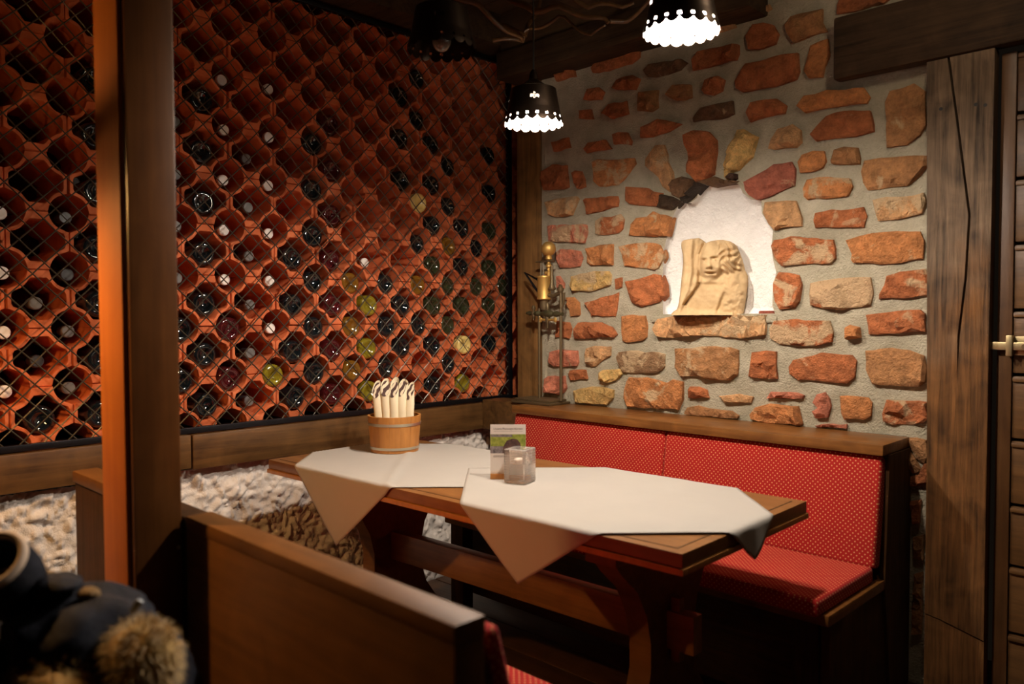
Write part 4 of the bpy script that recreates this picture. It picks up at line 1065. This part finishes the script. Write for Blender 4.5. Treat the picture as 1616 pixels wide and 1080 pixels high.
# ------------------------------------------------------------------ carved head in the niche
def statue():
    Q = (1060, 360, 140/1008)
    outl = [(110,165),(128,142),(210,122),(310,115),(350,140),(385,172),(450,147),(520,137),(580,135),(660,150),(700,172),(735,205),(770,280),(800,360),(820,430),(832,480),(866,545),(862,640),(850,730),(840,800),(815,970),(780,992),(600,995),(400,998),(200,998),(0,996),(-5,975),(20,950),(60,925),(82,850),(100,700),(112,560),(130,420),(127,300),(112,240),(108,200)]
    out = []
    for i in range(len(outl)):
        a = Vector(outl[i]); b_ = Vector(outl[(i+1) % len(outl)]); k = max(1, int((b_-a).length/22))
        for j in range(k): out.append(a+(b_-a)*(j/k))
    N = len(out); on = [(p.x, p.y) for p in out]
    pts = list(out); st = 10; yy = 110; r_ = 0
    while yy < 1000:
        xx = -10+(r_ % 2)*st/2
        while xx < 880:
            if inside((xx, yy), on) and segdist((xx, yy), on) > st*.55: pts.append(Vector((xx, yy)))
            xx += st
        yy += st*.87; r_ += 1
    ov, oe, of, _, _, _ = delaunay_2d_cdt(pts, [(i, (i+1) % N) for i in range(N)], [], 1, 1e-4)
    def g(x, y, cx, cy, rx, ry): return math.exp(-((x-cx)/rx)**2-((y-cy)/ry)**2)
    def ell(x, y, cx, cy, rx, ry):
        q = 1-((x-cx)/rx)**2-((y-cy)/ry)**2; return math.sqrt(q) if q > 0 else 0
    def interp(tab, y):
        if y <= tab[0][0]: return tab[0][1]
        for (y0, x0), (y1, x1) in zip(tab[:-1], tab[1:]):
            if y <= y1: return x0+(x1-x0)*(y-y0)/(y1-y0)
        return tab[-1][1]
    def h(x, y):
        xs = interp([(120,215),(300,200),(500,205),(700,170),(850,105),(1000,60)], y); xg = interp([(170,375),(250,335),(330,318),(500,322),(650,312),(740,250),(800,205),(870,150)], y)
        hd = .050+.085*ell(x, y, 445, 372, 165, 232)
        hair = .045+.080*ell(x, y, 650, 330, 190, 215)
        if hair > .046 and x > 470:
            cr = math.sin(x*.052+2.6*math.sin(y*.021))*math.sin(y*.045+2.1*math.sin(x*.024)); hair += .022*cr*min(1, max(0, (x-470)/70))
        body = .045+.060*ell(x, y, 420, 780, 330, 260)
        rock = .040+.085*ell(x, y, 690, 740, 210, 290)
        if rock > .041: rock += .010*noise.fractal(Vector((x*.012, y*.012, 3)), 1, 2, 3)
        foot = .035+.075*max(0, min(1, (y-840)/150))*(1 if x < 700 else .7)
        scroll = .045+.055*math.exp(-((x-xs)/95)**2)+.004*math.sin((x-xs)*.09)
        if x > xg+10: scroll = 0
        vals = [hd, hair, body, rock, foot, scroll]; mxv = max(vals); k = 90.0
        H = math.log(sum(math.exp(k*(q-mxv)) for q in vals))/k+mxv-.006
        if 130 < y < 880: H -= (.045 if y < 300 or y > 620 else .026)*math.exp(-((x-xg)/20)**2)*min(1, (y-120)/80)
        # face
        H += -.032*g(x, y, 366, 364, 32, 17)-.032*g(x, y, 482, 345, 38, 17)
        H += .022*g(x, y, 364, 374, 17, 11)+.022*g(x, y, 486, 356, 20, 12)
        H += .004*g(x, y, 365, 336, 50, 16)+.004*g(x, y, 485, 314, 58, 16)
        H += .024*g(x, y, 425, 436, 30, 26)+.010*g(x, y, 422, 395, 18, 42)
        H += -.016*g(x, y, 403, 464, 12, 9)-.016*g(x, y, 450, 458, 12, 9)
        H += .014*g(x, y, 535, 440, 60, 60)+.008*g(x, y, 355, 455, 40, 50)
        H += -.036*g(x, y, 437, 514, 44, 12)+.008*g(x, y, 437, 490, 48, 12)+.010*g(x, y, 440, 541, 40, 15)+.009*g(x, y, 435, 590, 50, 28)
        H += -.018*g(x, y, 430, 650, 130, 26)
        H += .003*noise.fractal(Vector((x*.02, y*.02, 1)), 1, 2, 3)
        H += -.020*math.exp(-((x-(560+(y-860)*-.35))/24)**2)*g(0, y, 0, 860, 1, 110)
        return H
    n_ = Vector((.34, -.94, 0)).normalized(); P0 = px(1125, 498, 1, 2.985)
    def pt(x, y, hh):
        u, v = Q[0]+x*Q[2], Q[1]+y*Q[2]; d = CF+CR*((u-808)/FPX)+CU*((540-v)/FPX)
        s_ = (hh+n_.dot(P0-CP))/n_.dot(d); return CP+d*s_
    vs = []; fs = [list(f) for f in of]
    for v in ov:
        d = segdist(v, on); e = min(1, .35+d/60) if v.y < 985 else 1
        e = 1-(1-e)**2
        vs.append(pt(v.x, v.y, h(v.x, v.y)*e))
    cnt = {}
    for f in fs:
        for i in range(len(f)):
            a, b_ = f[i], f[(i+1) % len(f)]; k = (min(a, b_), max(a, b_)); cnt[k] = cnt.get(k, 0)+1
    back = {}; be = [k for k, q in cnt.items() if q == 1]
    for k in be:
        for a in k:
            if a not in back:
                back[a] = len(vs); q = pt(ov[a].x, ov[a].y, -.01)-n_*.03; vs.append(q)
        fs.append([k[0], k[1], back[k[1]], back[k[0]]])
    # close the back with the same triangulation
    nb = {}
    for i, v in enumerate(ov):
        if i in back: nb[i] = back[i]
    cen = len(vs); vs.append(sum((vs[q] for q in back.values()), Vector())/len(back))
    for k in be: fs.append([back[k[0]], back[k[1]], cen])
    zmin = SZ+.001
    vs = [Vector((p.x, p.y, max(p.z, zmin))) for p in vs]
    o = MB().add(vs, fs).build('stone_bust', M['statue'], None, smooth=70)
    tag(o, 'carved sandstone child bust with curly hair standing on the niche sill', 'sculpture')
statue()

# ------------------------------------------------------------------ pendant lamps
def lamp(pos, label, bulb, lit=True, rise=.019, size=.0975):
    """metal bell shade with a scalloped, pierced rim"""
    t = thing('pendant_lamp', (pos[0], pos[1], pos[2]), label, 'lamp')
    P = Vector(pos); NA, NT = 144, 34; Hs = .115*size/.0975
    def rad(f): # f 0 at the rim, 1 at the top
        if f < .30: return size*(1-.11*(f/.30))
        if f < .92: return size*(.89-.13*((f-.30)/.62))
        return size*(.76-.40*((f-.92)/.08))
    vs = []; fs = []
    for j in range(NT+1):
        f = j/NT
        for i in range(NA):
            th = 2*PI*i/NA; z = Hs*f
            if j == 0: z = -.012*abs(math.sin(th*9))**.7
            r = rad(f); vs.append(P+Vector((r*math.cos(th), r*math.sin(th), z)))
    for j in range(NT):
        for i in range(NA):
            a = (i+.5)/NA*2*PI; f = (j+.5)/NT; hole = False
            s_ = a*18/(2*PI)+.5; ph = (s_-math.floor(s_)-.5)*(2*PI/18)*rad(f); z = Hs*f
            # a small dot over every notch of the rim
            if ph*ph+(z-.010)**2 < .0034**2: hole = True
            # four trefoils on the side
            q = a/(2*PI)*4; p3 = (q-math.floor(q)-.5)*(2*PI/4)*rad(f)
            for (cx_, cz_, rr) in ((-.010, .066, .0058), (.010, .066, .0058), (0, .073, .0036), (0, .066, .003), (0, .059, .0036)):
                if (p3-cx_)**2+(z-cz_)**2 < rr*rr: hole = True
            if not hole:
                k = (i+1) % NA; fs.append([j*NA+i, j*NA+k, (j+1)*NA+k, (j+1)*NA+i])
    MB().add(vs, fs).build('shade', M['copper'], t, smooth=60)
    vi = [P+(v-P)*.0+Vector(((v-P).x*.985, (v-P).y*.985, (v-P).z+.0004)) for v in vs]
    MB().add(vi, fs).build('shade_lining', M['shade_in'] if lit else M['copper'], t, smooth=60)
    MB().lathe([(.036, Hs-.004), (.040, Hs+.004), (.030, Hs+.012), (.016, Hs+.022), (.012, Hs+.045), (.006, Hs+.055)], P, 20).build('cap', M['copper'], t)
    MB().lathe([(.015, .055), (.015, Hs-.004)], P, 14).build('socket', M['cord'], t)
    MB().sphere(P+Vector((0, 0, rise)), .027, 16, 12, (1, 1, 1.15)).build('bulb', bulb, t, smooth=80)
    MB().tube([P+Vector((0, 0, Hs+.05)), P+Vector((0, 0, 2.80-P.z))], .003, 6).build('cord', M['cord'], t)
    return t
lamp((-1.808, 1.943, 1.936), 'lit pierced metal pendant lamp hanging low over the napkin end', M['bulb'])
lamp((-1.149, 1.796, 2.036), 'lit pierced metal pendant lamp at the top, right of the other', M['bulb'])
lamp((-1.736, 1.486, 2.055), 'unlit dark metal pendant lamp in front of the wine rack', M['bulb_off'], False)
lamp((-2.20, .20, 1.66), 'warm lit pendant lamp over the left booth outside the picture', M['bulb_left'], True, .034)
def globe(pos):
    t = thing('globe_lamp', pos, 'small frosted globe lamp under the ceiling above the picture', 'lamp'); P = Vector(pos)
    MB().sphere(P, .07, 24, 16).build('globe', M['bulb_far'], t, smooth=80)
    MB().lathe([(.03, .062), (.035, .075), (.02, .09), (.012, .12)], P, 16).build('socket', M['copper'], t)
    MB().tube([P+Vector((0, 0, .12)), (P.x, P.y, 2.80)], .003, 6).build('cord', M['cord'], t)
globe((-.60, 2.15, 2.45))

# ------------------------------------------------------------------ dry vine under the ceiling
def vine():
    mbv = MB()
    def branch(pts, r0, r1):
        P_ = [Vector(p) for p in pts]; out = []
        for i in range(len(P_)-1):
            for k in range(5):
                q = P_[i]+(P_[i+1]-P_[i])*(k/5)
                out.append(q+Vector((noise.noise(q*9), noise.noise(q*9+Vector((5, 0, 0))), noise.noise(q*9+Vector((0, 7, 0)))))*.03)
        out.append(P_[-1]); n = len(out)
        mbv.tube(out, [r0+(r1-r0)*i/(n-1) for i in range(n)], 7)
    def D(u, v, y): return px(u, v, 1, y)
    branch([D(770, -20, 2.2), D(850, 12, 2.25), D(910, 22, 2.3), D(960, 36, 2.35)], .016, .007)
    branch([D(960, 36, 2.35), D(990, 30, 2.4), D(1040, -10, 2.4)], .009, .006)
    branch([D(790, 40, 2.3), D(830, 58, 2.3), D(845, 20, 2.35), D(860, -20, 2.4)], .011, .007)
    branch([D(840, 45, 2.3), D(880, 35, 2.3), D(930, 50, 2.35), D(955, 40, 2.35)], .007, .004)
    branch([D(780, 65, 2.25), D(820, 70, 2.3), D(835, 45, 2.3)], .009, .006)
    branch([D(700, -15, 2.0), D(760, 10, 2.1), D(800, 45, 2.2), D(826, 66, 2.3)], .014, .006)
    branch([D(900, -20, 2.3), D(930, 10, 2.35), D(1000, 5, 2.4)], .012, .006)
    tag(mbv.build('dried_vine', M['wood_dark'], None, smooth=60), 'dry twisted vine branches under the dark ceiling', 'branch')
vine()

# ------------------------------------------------------------------ coats on the left booth bench
box_b = thing('booth_bench', (-1.75, .1, 0), 'dark wooden seat under the coats in the left booth', 'bench')
box('seat_board', (-2.3, -.25, .40), (-1.0, .45, .44), M['bench'], box_b, .006)
for x in (-2.25, -1.10):
    box('leg', (x, -.2, 0), (x+.06, -.14, .40), M['wood_dark_z'], box_b, .004); box('leg', (x, .34, 0), (x+.06, .40, .40), M['wood_dark_z'], box_b, .004)
def blob(c, r, seed, amp=.12, n=36, m=24, fr=5.0):
    vs = []; fs = []; c = Vector(c)
    for k in range(m+1):
        p = PI*k/m
        for i in range(n):
            t = 2*PI*i/n; d = Vector((math.sin(p)*math.cos(t), math.sin(p)*math.sin(t), math.cos(p)))
            s_ = 1+amp*noise.fractal(d*1.6+Vector((seed, 0, 0)), 1, 2, 4)+amp*.5*math.sin(d.x*fr*2+d.z*fr+seed)
            vs.append(c+Vector((d.x*r[0], d.y*r[1], d.z*r[2]))*s_)
    for k in range(m):
        for i in range(n):
            j = (i+1) % n; fs.append([k*n+i, (k+1)*n+i, (k+1)*n+j, k*n+j])
    vs = [Vector((v.x, v.y, max(v.z, .442))) for v in vs]
    return MB().add(vs, fs)
def coats():
    def D(u, v, t): d = CF+CR*((u-808)/FPX)+CU*((540-v)/FPX); return CP+d*t
    c0 = D(110, 1040, 1.25)
    t = thing('winter_jacket', (c0.x, c0.y, .44), 'heap of a dark winter jacket with fur trim, bottom left', 'jacket')
    lo = D(110, 1150, 1.30); lo.z = .60
    blob((lo.x, lo.y, .62), (.24, .20, .22), 2, .10).build('jacket_body', M['jacket'], t, smooth=80)
    q = D(130, 1000, 1.22); blob(q, (.135, .10, .065), 5, .12).build('sleeve', M['jacket'], t, smooth=80)
    q = D(5, 910, 1.22)
    # rolled hood with a pale lining
    hood = MB().lathe([(.046, -.06), (.054, -.01), (.053, .035), (.047, .046), (.038, .042), (.034, .02), (.030, -.02), (.004, -.03)], q, 28, 'Z', False)
    Rm = Matrix.Translation(q) @ Matrix.Rotation(.75, 4, Vector((CR.x, CR.y, 0))) @ Matrix.Translation(-q)
    hood.v = [Rm @ v for v in hood.v]; hood.build('hood', M['jacket'], t, smooth=80)
    lin = MB().lathe([(.053, .041), (.051, .0475), (.046, .0505), (.0405, .047), (.035, .024), (.0315, -.018), (.006, -.026)], q, 28, 'Z', False); lin.v = [Rm @ v for v in lin.v]
    lin.build('hood_lining', M['lining'], t, smooth=80)
    q = D(70, 925, 1.26); blob(q, (.045, .03, .02), 8, .15).build('khaki_flap', M['khaki'], t, smooth=80)
    q = D(140, 938, 1.20); blob(q, (.018, .016, .010), 9, .1).build('khaki_flap', M['khaki'], t, smooth=80)
    q = D(95, 920, 1.22); blob(q, (.045, .03, .012), 11, .1).build('collar_fold', M['jacket'], t, smooth=80)
    MB().tube([D(208, 966, 1.16), D(216, 955, 1.16), D(222, 948, 1.16)], [.004, .006, .004], 8).build('toggle', M['toggle'], t)
    # fur trim: core with hair strands
    fc = D(222, 1050, 1.14); core = blob(fc, (.052, .045, .058), 3, .08); core.build('fur_core', M['fur'], t, smooth=80)
    fc2 = D(90, 1075, 1.14); core2 = blob(fc2, (.11, .05, .04), 4, .08); core2.build('fur_core', M['fur'], t, smooth=80)
    hb = MB(); rnd = random.Random(5)
    for (cc, rr, num) in ((fc, (.052, .045, .058), 1900), (fc2, (.11, .05, .04), 1900)):
        for _ in range(num):
            d = Vector((rnd.gauss(0, 1), rnd.gauss(0, 1), rnd.gauss(0, 1))).normalized()
            p = cc+Vector((d.x*rr[0], d.y*rr[1], d.z*rr[2])); L = rnd.uniform(.012, .026)
            e = (d+Vector((rnd.uniform(-.5, .5), rnd.uniform(-.5, .5), rnd.uniform(-.7, .3)))).normalized(); s_ = e.cross(Vector((.3, .5, .8))).normalized()*.0009
            m1 = p+e*L*.55; tip = m1+(e+Vector((0, 0, -.5))).normalized()*L*.45
            hb.add([p-s_, p+s_, m1+s_*.7, m1-s_*.7, tip], [[0, 1, 2, 3], [3, 2, 4]])
    o = hb.build('fur_trim', M['fur'], t, smooth=0); o['kind'] = 'stuff'
coats()
